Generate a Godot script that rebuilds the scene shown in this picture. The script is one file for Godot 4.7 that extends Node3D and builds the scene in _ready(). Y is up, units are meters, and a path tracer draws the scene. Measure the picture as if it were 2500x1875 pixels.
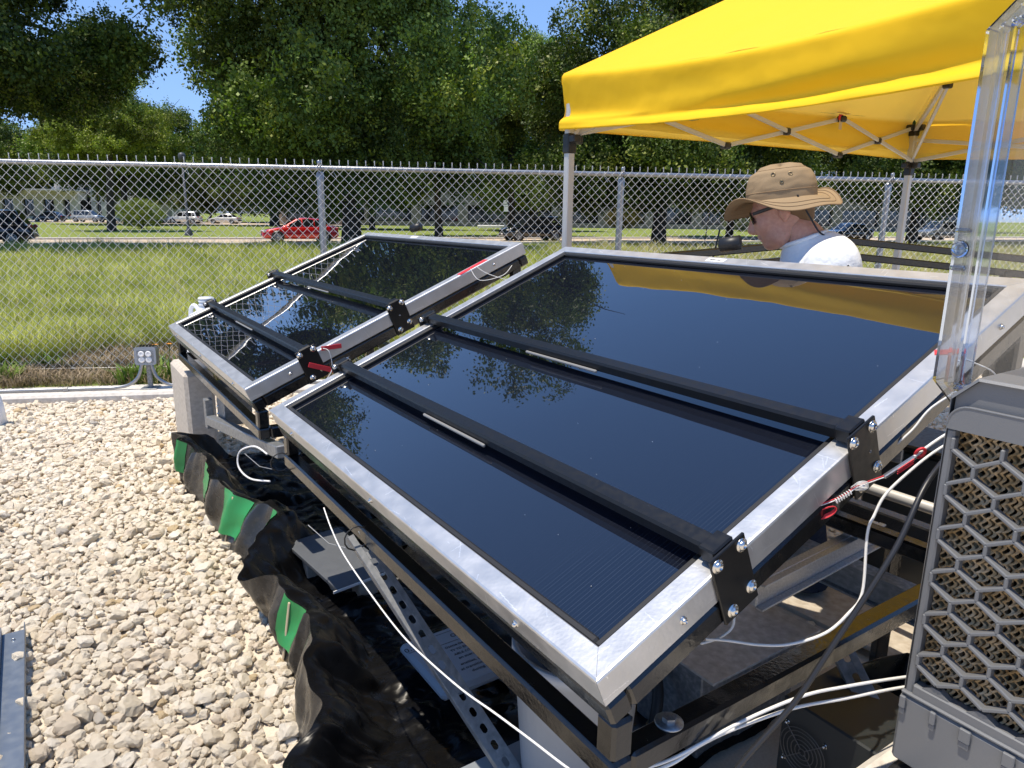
extends Node3D
# A solar collector test bed beside a chain link fence, under a yellow pop-up canopy.

var E1 := Vector3(0.555, 0.0, 0.832).normalized()          # along the low edge of the collectors
var E2 := Vector3(0.766, 0.389, -0.512).normalized()       # up the slope of the collectors
var NP := Vector3.UP
var E2H := Vector3.ZERO
var PB := Vector3(-0.844, 0.833, -2.371)
var HB := Transform3D.IDENTITY                             # level axes of the steel stand: x along the low edge, z towards the viewer
var PX := Transform3D.IDENTITY                             # tilted axes of the near collector
var mt := {}
var rng := RandomNumberGenerator.new()
var taken := {}

# ---------------------------------------------------------------- naming
func numbered(called: String, parent: Node) -> String:
	var key := str(parent.get_instance_id()) + called
	var k: int = taken.get(key, 0)
	taken[key] = k + 1
	return called if k == 0 else "%s_%03d" % [called, k]

func meta(o: Node, label := "", category := "", group := "", kind := "") -> Node:
	if label: o.set_meta("label", label)
	if category: o.set_meta("category", category)
	if group: o.set_meta("group", group)
	if kind: o.set_meta("kind", kind)
	return o

func thing(called: String, label: String, category: String, xf := Transform3D.IDENTITY, group := "") -> Node3D:
	var o := Node3D.new()
	o.name = numbered(called, self)
	o.transform = xf
	add_child(o, true)
	meta(o, label, category, group)
	return o

func node(called: String, mesh: Mesh, m: Material, parent: Node, xf := Transform3D.IDENTITY) -> MeshInstance3D:
	var o := MeshInstance3D.new()
	o.name = numbered(called, parent)
	o.mesh = mesh
	if m: o.material_override = m
	o.transform = xf
	parent.add_child(o, true)
	return o

func put(called: String, st: SurfaceTool, m: Material, parent: Node = null, xf := Transform3D.IDENTITY) -> MeshInstance3D:
	st.generate_normals()
	return node(called, st.commit(), m, parent if parent else self, xf)

func many(called: String, mesh: Mesh, m: Material, parent: Node, xfs: Array, cols: Array = []) -> MultiMeshInstance3D:
	var mm := MultiMesh.new()
	mm.transform_format = MultiMesh.TRANSFORM_3D
	mm.use_colors = cols.size() > 0
	mm.mesh = mesh
	mm.instance_count = xfs.size()
	for i in xfs.size():
		mm.set_instance_transform(i, xfs[i])
		if cols: mm.set_instance_color(i, cols[i])
	var o := MultiMeshInstance3D.new()
	o.name = numbered(called, parent)
	o.multimesh = mm
	o.material_override = m
	parent.add_child(o, true)
	return o

func struct(o: Node) -> Node:
	o.set_meta("kind", "structure")
	return o

func stuff(o: Node) -> Node:
	o.set_meta("kind", "stuff")
	return o

# ---------------------------------------------------------------- mesh tools
func S(smooth := false) -> SurfaceTool:
	var st := SurfaceTool.new()
	st.begin(Mesh.PRIMITIVE_TRIANGLES)
	st.set_smooth_group(0 if smooth else -1)
	return st

func tri(st: SurfaceTool, a: Vector3, b: Vector3, c: Vector3, out: Vector3) -> void:
	if (a - c).cross(a - b).dot(out) < 0.0:
		var t := b
		b = c
		c = t
	st.add_vertex(a); st.add_vertex(b); st.add_vertex(c)

func quad(st: SurfaceTool, a: Vector3, b: Vector3, c: Vector3, d: Vector3, out: Vector3) -> void:
	tri(st, a, b, c, out)
	tri(st, a, c, d, out)

func box(st: SurfaceTool, c: Vector3, s: Vector3, b := Basis.IDENTITY, bev := 0.0) -> void:
	var h := s * 0.5
	bev = minf(bev, minf(h.x, minf(h.y, h.z)) * 0.9)
	st.set_smooth_group(-1)
	var P := func(sg: Vector3, ax: int) -> Vector3:
		var p := Vector3(sg.x * h.x, sg.y * h.y, sg.z * h.z)
		for k in 3:
			if k != ax: p[k] -= sg[k] * bev
		return c + b * p
	for ax in 3:
		var u := (ax + 1) % 3
		var v := (ax + 2) % 3
		for s0 in [-1.0, 1.0]:
			var q: Array = []
			for e in [[-1.0, -1.0], [1.0, -1.0], [1.0, 1.0], [-1.0, 1.0]]:
				var sg := Vector3.ZERO
				sg[ax] = s0; sg[u] = e[0]; sg[v] = e[1]
				q.append(P.call(sg, ax))
			var o := Vector3.ZERO
			o[ax] = s0
			quad(st, q[0], q[1], q[2], q[3], b * o)
	if bev <= 0.0: return
	for ax in 3:
		var u := (ax + 1) % 3
		var v := (ax + 2) % 3
		for su in [-1.0, 1.0]:
			for sv in [-1.0, 1.0]:
				var lo := Vector3.ZERO
				lo[ax] = -1.0; lo[u] = su; lo[v] = sv
				var hi := lo
				hi[ax] = 1.0
				var o := lo + hi
				quad(st, P.call(lo, u), P.call(hi, u), P.call(hi, v), P.call(lo, v), b * o)
	for sx in [-1.0, 1.0]:
		for sy in [-1.0, 1.0]:
			for sz in [-1.0, 1.0]:
				var sg := Vector3(sx, sy, sz)
				tri(st, P.call(sg, 0), P.call(sg, 1), P.call(sg, 2), b * sg)

func beam(st: SurfaceTool, a: Vector3, e: Vector3, w: float, h: float, up := Vector3.UP, bev := 0.003) -> void:
	# a square bar from a to e: w across, h along up
	var d := (e - a).normalized()
	var x := d.cross(up).normalized()
	var y := x.cross(d)
	box(st, (a + e) * 0.5, Vector3(w, h, a.distance_to(e)), Basis(x, y, -d), bev)

func ring_axes(d: Vector3, hint: Vector3) -> Array:
	var x := (hint - d * hint.dot(d))
	if x.length() < 1e-4: x = d.cross(Vector3(0.3, 0.9, 0.2))
	x = x.normalized()
	return [x, d.cross(x)]

func tube(st: SurfaceTool, pts: Array, r, sides := 8, closed := false) -> void:
	# r: one radius, or one for each point
	var n := pts.size()
	var rings: Array = []
	var x := Vector3(0.31, 0.8, 0.5)
	for i in n:
		var p: Vector3 = pts[i]
		var before: Vector3 = pts[(i - 1 + n) % n] if closed else pts[maxi(i - 1, 0)]
		var after: Vector3 = pts[(i + 1) % n] if closed else pts[mini(i + 1, n - 1)]
		var d := (after - before).normalized()
		var ax := ring_axes(d, x)
		x = ax[0]
		var rr: float = r[i] if r is Array or r is PackedFloat32Array else r
		var ring := PackedVector3Array()
		for k in sides:
			var t := TAU * k / sides
			ring.append(p + (ax[0] * cos(t) + ax[1] * sin(t)) * rr)
		rings.append(ring)
	st.set_smooth_group(0)
	for i in (n if closed else n - 1):
		var A: PackedVector3Array = rings[i]
		var B: PackedVector3Array = rings[(i + 1) % n]
		var ca: Vector3 = pts[i]
		for k in sides:
			var k2 := (k + 1) % sides
			var o := A[k] + A[k2] - ca * 2.0
			if o.length() < 1e-9: o = B[k] + B[k2] - pts[(i + 1) % n] * 2.0
			quad(st, A[k], A[k2], B[k2], B[k], o)
	if not closed:
		st.set_smooth_group(-1)
		for e in [[0, 1], [n - 1, n - 2]]:
			var R: PackedVector3Array = rings[e[0]]
			for k in sides:
				tri(st, pts[e[0]], R[k], R[(k + 1) % sides], pts[e[0]] - pts[e[1]])

func curve(pts: Array, per := 8) -> Array:
	var out: Array = []
	var n := pts.size()
	for i in n - 1:
		for k in per:
			out.append((pts[i] as Vector3).cubic_interpolate(pts[i + 1], pts[maxi(i - 1, 0)], pts[mini(i + 2, n - 1)], float(k) / per))
	out.append(pts[n - 1])
	return out

func lathe(st: SurfaceTool, prof: Array, xf := Transform3D.IDENTITY, seg := 16, smooth := true) -> void:
	# prof: Vector2(radius, y) from the foot of the axis round the outside to its top
	for i in prof.size() - 1:
		var a: Vector2 = prof[i]
		var b: Vector2 = prof[i + 1]
		var o2 := Vector2(b.y - a.y, a.x - b.x)
		st.set_smooth_group(0 if smooth else -1)
		for k in seg:
			var t0 := TAU * k / seg
			var t1 := TAU * (k + 1) / seg
			var d0 := Vector3(cos(t0), 0, sin(t0))
			var d1 := Vector3(cos(t1), 0, sin(t1))
			if k == seg - 1: d1 = Vector3(1, 0, 0)
			var o := (d0 + d1).normalized() * o2.x + Vector3.UP * o2.y
			quad(st, xf * (d0 * a.x + Vector3.UP * a.y), xf * (d1 * a.x + Vector3.UP * a.y), xf * (d1 * b.x + Vector3.UP * b.y), xf * (d0 * b.x + Vector3.UP * b.y), xf.basis * o)

func prism(st: SurfaceTool, poly: PackedVector2Array, z0: float, z1: float, xf := Transform3D.IDENTITY, smooth_side := false) -> void:
	st.set_smooth_group(-1)
	var idx := Geometry2D.triangulate_polygon(poly)
	for e in [[z0, -1.0], [z1, 1.0]]:
		for i in range(0, idx.size(), 3):
			var v: Array = []
			for k in 3:
				var p := poly[idx[i + k]]
				v.append(xf * Vector3(p.x, p.y, e[0]))
			tri(st, v[0], v[1], v[2], xf.basis * Vector3(0, 0, e[1] * signf(z1 - z0)))
	var area := 0.0
	for i in poly.size():
		area += poly[i].cross(poly[(i + 1) % poly.size()])
	st.set_smooth_group(5 if smooth_side else -1)
	for i in poly.size():
		var a := poly[i]
		var b := poly[(i + 1) % poly.size()]
		var o := Vector3(b.y - a.y, a.x - b.x, 0) * signf(area)
		quad(st, xf * Vector3(a.x, a.y, z0), xf * Vector3(b.x, b.y, z0), xf * Vector3(b.x, b.y, z1), xf * Vector3(a.x, a.y, z1), xf.basis * o)

func sheet(st: SurfaceTool, nu: int, nv: int, f: Callable, up := Vector3.UP, uv := false) -> void:
	st.set_smooth_group(0)
	var g: Array = []
	for j in nv + 1:
		var row := PackedVector3Array()
		for i in nu + 1:
			row.append(f.call(float(i) / nu, float(j) / nv))
		g.append(row)
	# one facing for the whole sheet: the side that looks along up
	var sum := 0.0
	for j in nv:
		for i in nu:
			sum += ((g[j][i] - g[j + 1][i + 1]) as Vector3).cross(g[j][i] - g[j][i + 1]).dot(up)
	for j in nv:
		for i in nu:
			var q := [[i, j], [i + 1, j], [i + 1, j + 1], [i, j], [i + 1, j + 1], [i, j + 1]]
			if sum < 0.0: q.reverse()
			for e in q:
				if uv: st.set_uv(Vector2(float(e[0]) / nu, float(e[1]) / nv))
				st.add_vertex(g[e[1]][e[0]])

func rrect(w: float, h: float, r: float, k := 4) -> PackedVector2Array:
	var p := PackedVector2Array()
	for c in 4:
		var s := Vector2([1, -1, -1, 1][c], [1, 1, -1, -1][c])
		for i in k + 1:
			var t := PI * 0.5 * (c + float(i) / k)
			p.append(Vector2(s.x * (w * 0.5 - r), s.y * (h * 0.5 - r)) + Vector2(cos(t), sin(t)) * r)
	return p

# ---------------------------------------------------------------- materials
func L(r: float, g: float, b: float) -> Color:
	return Color(r, g, b).linear_to_srgb()

func M(c: Color, rough := 0.6, metal := 0.0, spec := 0.5) -> StandardMaterial3D:
	var m := StandardMaterial3D.new()
	m.albedo_color = c
	m.roughness = rough
	m.metallic = metal
	m.metallic_specular = spec
	return m

func noise_bytes(sd: int, freq: float, oct := 4, size := 512, kind := FastNoiseLite.TYPE_SIMPLEX_SMOOTH) -> PackedByteArray:
	var n := FastNoiseLite.new()
	n.seed = sd
	n.frequency = freq
	n.noise_type = kind
	n.fractal_octaves = oct
	var im := n.get_seamless_image(size, size)
	im.convert(Image.FORMAT_L8)
	return im.get_data()

func ramp_tex(data: PackedByteArray, stops: Array, size := 512) -> ImageTexture:
	# stops: [at, Color] with sRGB colours
	var g := Gradient.new()
	g.offsets = PackedFloat32Array(stops.map(func(s): return s[0]))
	g.colors = PackedColorArray(stops.map(func(s): return s[1]))
	var lut := PackedByteArray()
	for i in 256:
		var c := g.sample(i / 255.0)
		lut.append_array([int(c.r * 255), int(c.g * 255), int(c.b * 255)])
	var o := PackedByteArray()
	o.resize(data.size() * 3)
	for i in data.size():
		var k := data[i] * 3
		o[i * 3] = lut[k]; o[i * 3 + 1] = lut[k + 1]; o[i * 3 + 2] = lut[k + 2]
	return ImageTexture.create_from_image(Image.create_from_data(size, size, false, Image.FORMAT_RGB8, o))

func grey_tex(data: PackedByteArray, size := 512) -> ImageTexture:
	return ImageTexture.create_from_image(Image.create_from_data(size, size, false, Image.FORMAT_L8, data))

func tri_map(m: StandardMaterial3D, scale: float, world := false) -> StandardMaterial3D:
	m.uv1_triplanar = true
	m.uv1_world_triplanar = world
	m.uv1_scale = Vector3.ONE * scale
	return m

func relief(m: StandardMaterial3D, data: PackedByteArray, cm: float, size := 512) -> StandardMaterial3D:
	m.heightmap_enabled = true
	m.heightmap_texture = grey_tex(data, size)
	m.heightmap_scale = cm
	return m

func rough_map(m: StandardMaterial3D, data: PackedByteArray, lo: float, hi: float) -> StandardMaterial3D:
	var g := Color(lo, lo, lo)
	var h := Color(hi, hi, hi)
	m.roughness_texture = ramp_tex(data, [[0.0, g], [1.0, h]])
	m.roughness_texture_channel = BaseMaterial3D.TEXTURE_CHANNEL_RED
	m.roughness = 1.0
	return m

func make_materials() -> void:
	var n1 := noise_bytes(1, 0.02, 5)
	var n2 := noise_bytes(2, 0.06, 4)
	var n3 := noise_bytes(3, 0.006, 4)
	var fine := noise_bytes(4, 0.15, 3)
	# brushed, scuffed mill aluminium
	var alu := M(Color.WHITE, 0.4, 0.8)
	alu.albedo_texture = ramp_tex(n1, [[0.0, L(.60, .60, .595)], [0.5, L(.645, .645, .64)], [0.8, L(.68, .675, .67)], [1.0, L(.74, .735, .725)]])
	var scr: Image = alu.albedo_texture.get_image()
	var sr := RandomNumberGenerator.new()
	sr.seed = 6
	for i in 170:
		var p := Vector2(sr.randf() * 512, sr.randf() * 512)
		var d := Vector2.from_angle(sr.randf() * TAU if i % 3 else sr.randf_range(-.2, .2))
		var br := sr.randf_range(.86, 1.0)
		for k in sr.randi_range(3, 42):
			p += d + Vector2(sr.randf_range(-.2, .2), sr.randf_range(-.2, .2))
			scr.set_pixel(posmod(int(p.x), 512), posmod(int(p.y), 512), Color(br, br, br))
	alu.albedo_texture = ImageTexture.create_from_image(scr)
	rough_map(alu, n1, 0.36, 0.45)
	relief(alu, fine, 0.02)
	mt.alu = tri_map(alu, 1.3)
	var black := M(L(.006, .006, .0065), 0.2, 0.0, 0.6)
	rough_map(black, n1, 0.1, 0.3)
	relief(black, n2, 0.02)
	mt.black = tri_map(black, 2.5)
	mt.rubber = M(L(.012, .012, .013), 0.55)
	mt.bar = tri_map(rough_map(M(L(.006, .006, .0065), 0.4, 0.0, 0.45), n1, 0.28, 0.46), 4.0)
	mt.steel = M(L(.62, .61, .59), 0.25, 1.0)
	var galv := M(Color.WHITE, 0.45, 0.75)
	galv.albedo_texture = ramp_tex(n2, [[0.0, L(.34, .35, .37)], [0.5, L(.46, .47, .49)], [1.0, L(.62, .63, .64)]])
	mt.galv = tri_map(galv, 4.0)
	var dgalv := M(Color.WHITE, 0.5, 0.6)
	dgalv.albedo_texture = ramp_tex(n1, [[0.0, L(.16, .17, .18)], [0.6, L(.27, .28, .29)], [1.0, L(.42, .42, .42)]])
	mt.dgalv = tri_map(dgalv, 4.0)
	mt.wire = M(L(.66, .66, .65), 0.4, 0.55)
	# tarp
	var tarp := M(Color.WHITE, 0.3, 0.0, 0.26)
	tarp.albedo_texture = ramp_tex(n3, [[0.0, L(.004, .004, .0045)], [0.7, L(.006, .006, .0065)], [0.9, L(.009, .009, .009)], [1.0, L(.018, .017, .016)]])
	rough_map(tarp, n1, 0.22, 0.36)
	relief(tarp, n1, 0.03)
	mt.tarp = tri_map(tarp, 1.6)
	var to := M(Color.WHITE, 0.34, 0.0, 0.5)
	to.albedo_texture = ramp_tex(n1, [[0.0, L(.020, .019, .018)], [0.6, L(.030, .028, .026)], [1.0, L(.06, .055, .048)]])
	rough_map(to, n1, 0.20, 0.34)
	relief(to, n1, 0.03)
	mt.tarp_out = tri_map(to, 1.6)
	mt.green = M(L(.03, .25, .07), 0.4)
	mt.lath = M(L(.55, .43, .28), 0.8)
	# stones and gravel bed
	var stone := M(Color.WHITE, 0.92, 0.0, 0.25)
	stone.vertex_color_use_as_albedo = true
	stone.albedo_texture = ramp_tex(n2, [[0.0, L(.58, .50, .40)], [0.25, L(.80, .75, .67)], [0.55, L(.92, .90, .86)], [1.0, L(.97, .96, .94)]])
	relief(stone, fine, 0.25)
	mt.stone = tri_map(stone, 9.0)
	var bed := M(Color.WHITE, 1.0, 0.0, 0.1)
	bed.albedo_texture = ramp_tex(fine, [[0.0, L(.52, .45, .36)], [0.5, L(.58, .51, .41)], [1.0, L(.64, .57, .47)]])
	mt.bed = tri_map(bed, 1.2, true)
	var conc := M(Color.WHITE, 0.9, 0.0, 0.3)
	conc.albedo_texture = ramp_tex(n1, [[0.0, L(.40, .35, .29)], [0.5, L(.52, .47, .40)], [1.0, L(.62, .57, .50)]])
	relief(conc, fine, 0.12)
	mt.conc = tri_map(conc, 3.0)
	var kerb := M(Color.WHITE, 0.9, 0.0, 0.3)
	kerb.albedo_texture = ramp_tex(n1, [[0.0, L(.46, .42, .37)], [0.5, L(.60, .56, .50)], [1.0, L(.70, .66, .60)]])
	relief(kerb, fine, 0.1)
	mt.kerb = tri_map(kerb, 2.0)
	# lawn, road
	var lawn := M(Color.WHITE, 1.0, 0.0, 0.1)
	lawn.albedo_texture = ramp_tex(noise_bytes(9, 0.03, 6), [[0.0, L(.10, .13, .03)], [0.5, L(.19, .23, .06)], [0.8, L(.26, .29, .09)], [1.0, L(.36, .33, .16)]])
	mt.lawn = tri_map(lawn, 0.12, true)
	var road := M(Color.WHITE, 0.95, 0.0, 0.2)
	road.albedo_texture = ramp_tex(n2, [[0.0, L(.42, .34, .25)], [0.5, L(.52, .43, .33)], [1.0, L(.60, .50, .39)]])
	mt.road = tri_map(road, 0.5, true)
	var grass := M(Color.WHITE, 0.8, 0.0, 0.3)
	grass.vertex_color_use_as_albedo = true
	grass.backlight_enabled = true
	grass.backlight = Color(.5, .55, .25)
	mt.grass = grass
	var leaf := M(Color.WHITE, 0.5, 0.0, 0.35)
	leaf.vertex_color_use_as_albedo = true
	leaf.backlight_enabled = true
	leaf.backlight = Color(.6, .7, .15)
	mt.leaf = leaf
	var bark := M(Color.WHITE, 0.95, 0.0, 0.2)
	bark.albedo_texture = ramp_tex(n2, [[0.0, L(.03, .025, .02)], [0.6, L(.08, .068, .055)], [1.0, L(.15, .13, .11)]])
	mt.bark = tri_map(bark, 0.8)
	# canopy
	var cloth := M(L(.86, .53, .012), 0.6, 0.0, 0.3)
	cloth.backlight_enabled = true
	cloth.backlight = Color(.56, .50, .25)
	relief(cloth, n3, 0.5)
	mt.cloth = tri_map(cloth, 0.9)
	mt.leg = M(L(.55, .54, .52), 0.45, 0.3)
	mt.plastic = M(L(.012, .012, .013), 0.45)
	# cooler
	var gp := M(L(.145, .15, .158), 0.42, 0.0, 0.5)
	relief(gp, fine, 0.015)
	mt.grey = tri_map(gp, 6.0)
	var pad := M(Color.WHITE, 0.95, 0.0, 0.15)
	pad.albedo_texture = ramp_tex(n1, [[0.0, L(.24, .14, .055)], [0.4, L(.38, .26, .13)], [0.7, L(.56, .44, .29)], [1.0, L(.72, .61, .45)]])
	mt.pad = tri_map(pad, 2.6)
	var cl := M(Color(.80, .86, .95, 0.0), 0.03, 0.0, 0.5)
	cl.refraction_enabled = true
	cl.refraction_scale = 0.045
	mt.clear = cl
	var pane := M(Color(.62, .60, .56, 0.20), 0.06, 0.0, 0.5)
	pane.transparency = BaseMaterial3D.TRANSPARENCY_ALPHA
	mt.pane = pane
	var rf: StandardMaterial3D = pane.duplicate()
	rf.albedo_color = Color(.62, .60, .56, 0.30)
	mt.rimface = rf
	mt.rope = tri_map(relief(M(L(.78, .77, .74), 0.8), fine, 0.1), 14.0)
	mt.cable = M(L(.016, .016, .018), 0.4)
	mt.red = M(L(.62, .03, .04), 0.5)
	mt.white = M(L(.78, .78, .77), 0.5)
	var jug := M(L(.80, .82, .84), 0.35)
	jug.backlight_enabled = true
	jug.backlight = Color(.5, .5, .5)
	mt.jug = jug
	mt.board = tri_map(rough_map(M(L(.085, .093, .105), 0.6), n1, 0.45, 0.7), 2.0)
	var ply := M(Color.WHITE, 0.8, 0.0, 0.3)
	ply.albedo_texture = ramp_tex(n1, [[0.0, L(.33, .28, .22)], [0.5, L(.42, .37, .30)], [1.0, L(.50, .45, .38)]])
	mt.ply = tri_map(ply, 2.0)
	var plate := M(Color.WHITE, 0.45, 0.3)
	plate.albedo_texture = ramp_tex(n1, [[0.0, L(.36, .34, .31)], [0.6, L(.50, .48, .45)], [1.0, L(.62, .61, .59)]])
	mt.plate = tri_map(plate, 2.5)
	# collector glass over thin film cells: fine pale scribe lines run up the slope
	var w := 2048
	var im := Image.create(w, 4, false, Image.FORMAT_RGB8)
	im.fill(L(.005, .0062, .012))
	for i in 196:
		var x := int(w * (i + 0.5) / 196.0)
		im.fill_rect(Rect2i(x, 0, 1, 4), L(.038, .046, .062) if i % 3 else L(.024, .030, .044))
	var glass := M(Color.WHITE, 0.012, 0.0, 0.5)
	glass.albedo_texture = ImageTexture.create_from_image(im)
	glass.clearcoat_enabled = true
	glass.clearcoat = 1.0
	glass.clearcoat_roughness = 0.01
	mt.glass = glass
	# clothes, skin
	var khaki := M(L(.31, .225, .135), 0.9, 0.0, 0.2)
	relief(khaki, fine, 0.08)
	mt.khaki = tri_map(khaki, 8.0)
	var shirt := M(L(.74, .76, .78), 0.9, 0.0, 0.2)
	relief(shirt, n1, 0.4)
	mt.shirt = tri_map(shirt, 2.2)
	var jeans := M(L(.014, .022, .042), 0.85, 0.0, 0.2)
	relief(jeans, n1, 0.8)
	mt.jeans = tri_map(jeans, 2.2)
	var skin := M(Color.WHITE, 0.5, 0.0, 0.4)
	skin.albedo_texture = ramp_tex(n1, [[0.0, L(.46, .23, .18)], [0.5, L(.52, .28, .21)], [1.0, L(.58, .34, .26)]])
	skin.subsurf_scatter_enabled = true
	skin.subsurf_scatter_strength = 0.2
	mt.skin = tri_map(skin, 6.0)
	mt.hair = M(L(.16, .09, .04), 0.7)
	mt.lens = M(L(.008, .008, .009), 0.06, 0.0, 0.7)

# ---------------------------------------------------------------- ground
func soil(x: float, z: float) -> float:
	# height of the ground beyond the kerb; z is negative ahead
	var d := -z - 0.19 * x
	var h := lerpf(0.07, -0.25, smoothstep(9.0, 26.0, d))
	return h + 0.03 * sin(x * 1.7 + z * 0.9) * sin(z * 1.3 - x * 0.4) * smoothstep(6.5, 8.0, d) * (1.0 - smoothstep(18.0, 26.0, d))

var kerb_a := Vector3(-7.0, 0, -4.75)       # front edge of the kerb on the gravel side
var kerb_d := Vector3(1, 0, -0.192).normalized()

func make_ground() -> void:
	var st := S()
	var far := 60.0
	quad(st, kerb_a - kerb_d * far, kerb_a + kerb_d * 40.0, Vector3(30, 0, 50), Vector3(-60, 0, 50), Vector3.UP)
	var g: Node = struct(put("gravel", st, mt.bed))
	# stones
	var variants: Array = []
	rng.seed = 11
	for v in 8:
		variants.append(stone_mesh(100 + v))
	var poly := PackedVector2Array()
	for p in berm_foot: poly.append(Vector2(p.x, p.z))
	poly.append(Vector2(0.2, -1.0)); poly.append(Vector2(0.75, -0.9)); poly.append(Vector2(1.25, -1.7)); poly.append(Vector2(-0.2, -4.6))
	var cand: Array = []
	var step := 0.032
	var z := -0.9
	while z > -7.2:
		var wx := -z * 0.78 + 0.6
		var x := -wx
		while x < wx:
			for layer in 2:
				var p := Vector3(x + rng.randf_range(-.5, .5) * step, 0, z + rng.randf_range(-.5, .5) * step)
				var big := rng.randf()
				var r := lerpf(0.0105, 0.0185, rng.randf()) * (1.0 + 1.0 * pow(big, 6.0))
				if layer == 1: r *= 1.12
				var tone := rng.randf()
				var vi := rng.randi() % 8
				var bs := Basis.from_euler(Vector3(rng.randf_range(-.5, .5), rng.randf() * TAU, rng.randf_range(-.5, .5)))
				var sc := Vector3(rng.randf_range(.95, 1.45), rng.randf_range(.6, .9), rng.randf_range(.8, 1.1)) * r
				var keep := rng.randf() < (1.0 if layer == 0 else 0.62)
				if not keep: continue
				p.y = r * (0.25 if layer == 0 else 0.75) + rng.randf() * 0.006
				if (p - kerb_a).cross(kerb_d).y < 0.01: continue
				if Geometry2D.is_point_in_polygon(Vector2(p.x, p.z), poly): continue
				if p.x > -0.3 and p.z > -2.35 : continue
				cand.append([p, bs.scaled_local(sc), vi, tone, r / p.distance_to(Vector3(0, 1.5, 0)), p.x < -0.3 and absf(p.x) < -p.z * 0.72 + 0.2 and p.z < -1.45])
			x += step
		z -= step
	var order: Array = []
	for i in cand.size():
		if cand[i][5]: order.append([cand[i][4], i])
	order.sort_custom(func(a, b): return a[0] > b[0])
	var single := {}
	for k in mini(300, order.size()): single[order[k][1]] = true
	var mats: Array = []
	for k in 10:
		var m: StandardMaterial3D = mt.stone.duplicate()
		m.vertex_color_use_as_albedo = false
		m.albedo_color = stone_tone((k + 0.5) / 10.0).linear_to_srgb()
		mats.append(m)
	var xs: Array = []
	var cs: Array = []
	for v in 8:
		xs.append([]); cs.append([])
	for i in cand.size():
		var c: Array = cand[i]
		var xf := Transform3D(c[1], c[0])
		if single.has(i):
			node("stone", variants[c[2]], mats[int(c[3] * 9.99)], g, xf)
		else:
			xs[c[2]].append(xf)
			cs[c[2]].append(stone_tone(c[3]))
	for v in 8:
		stuff(many("loose_stones", variants[v], mt.stone, g, xs[v], cs[v]))
	print("stones ", cand.size())
	# kerb
	st = S()
	var a := kerb_a - kerb_d * 30.0
	var b := kerb_a + kerb_d * 34.0
	var back := kerb_d.cross(Vector3.UP) * -1.0
	if back.z > 0: back = -back
	var mid := (a + b) * 0.5 + back * 0.16
	box(st, mid + Vector3(0, 0.01, 0), Vector3(a.distance_to(b), 0.13, 0.32), Basis(kerb_d, Vector3.UP, kerb_d.cross(Vector3.UP)), 0.02)
	struct(put("kerb", st, mt.kerb))
	# the lawn beyond, one sheet to the horizon
	st = S()
	var ds := [0.30, 0.8, 1.4, 2.2, 3.2, 4.5, 6.0, 8.0, 10.5, 13.5, 17.0, 21.0, 26.0, 35.0, 60.0, 120.0, 300.0, 900.0]
	var grid := func(u: float, v: float) -> Vector3:
		var k := int(round(v * (ds.size() - 1)))
		var d: float = ds[k]
		var p := kerb_a + back * d + kerb_d * (7.0 + (u - 0.5) * (46.0 + d * 2.6))
		p.y = soil(p.x, p.z)
		return p
	sheet(st, 70, ds.size() - 1, grid)
	struct(put("lawn", st, mt.lawn))
	# road across
	st = S()
	var rd := Vector3(0.918, 0, -0.397)
	var rn := Vector3(0.397, 0, 0.918)
	var rc := Vector3(-14, -0.244, -44.2)
	quad(st, rc - rd * 200 - rn * 4.2, rc + rd * 200 - rn * 4.2, rc + rd * 200 + rn * 4.2, rc - rd * 200 + rn * 4.2, Vector3.UP)
	struct(put("road", st, mt.road))
	for s in [-1.0, 1.0]:
		st = S()
		box(st, rc + rn * s * 4.35 + Vector3(0, 0.05, 0), Vector3(400, 0.16, 0.3), Basis(rd, Vector3.UP, rd.cross(Vector3.UP)), 0.03)
		struct(put("road_kerb", st, mt.kerb))
	st = S()
	quad(st, Vector3(-170, -0.243, -104), Vector3(-24, -0.243, -100), Vector3(-24, -0.243, -124), Vector3(-170, -0.243, -130), Vector3.UP)
	struct(put("parking_lot", st, mt.road))

func stone_tone(t: float) -> Color:
	var c := Color(.79, .70, .555).lerp(Color(.94, .875, .765), fmod(t * 7.3, 1.0))
	if t > 0.98: c = Color(.66, .52, .33)
	elif t > 0.955: c = Color(.60, .56, .50)
	elif t > 0.84: c = Color(.76, .66, .53)
	return c

func stone_mesh(sd: int) -> ArrayMesh:
	var r := RandomNumberGenerator.new()
	r.seed = sd
	var planes: Array = []
	for i in 11:
		planes.append([Vector3(r.randf_range(-1, 1), r.randf_range(-1, 1), r.randf_range(-1, 1)).normalized(), r.randf_range(.55, .88)])
	var n := FastNoiseLite.new()
	n.seed = sd
	n.frequency = 1.6
	var st := S()
	var faces := ico(2)
	var cache := {}
	for f in faces:
		for p: Vector3 in f:
			if not cache.has(p):
				var q := p
				for pl in planes:
					var over: float = q.dot(pl[0]) - pl[1]
					if over > 0: q -= pl[0] * over
				q *= 1.0 + 0.16 * n.get_noise_3dv(p * 1.1) + 0.08 * n.get_noise_3dv(p * 3.7)
				cache[p] = q
		tri(st, cache[f[0]], cache[f[1]], cache[f[2]], f[0] + f[1] + f[2])
	st.generate_normals()
	return st.commit()

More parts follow.
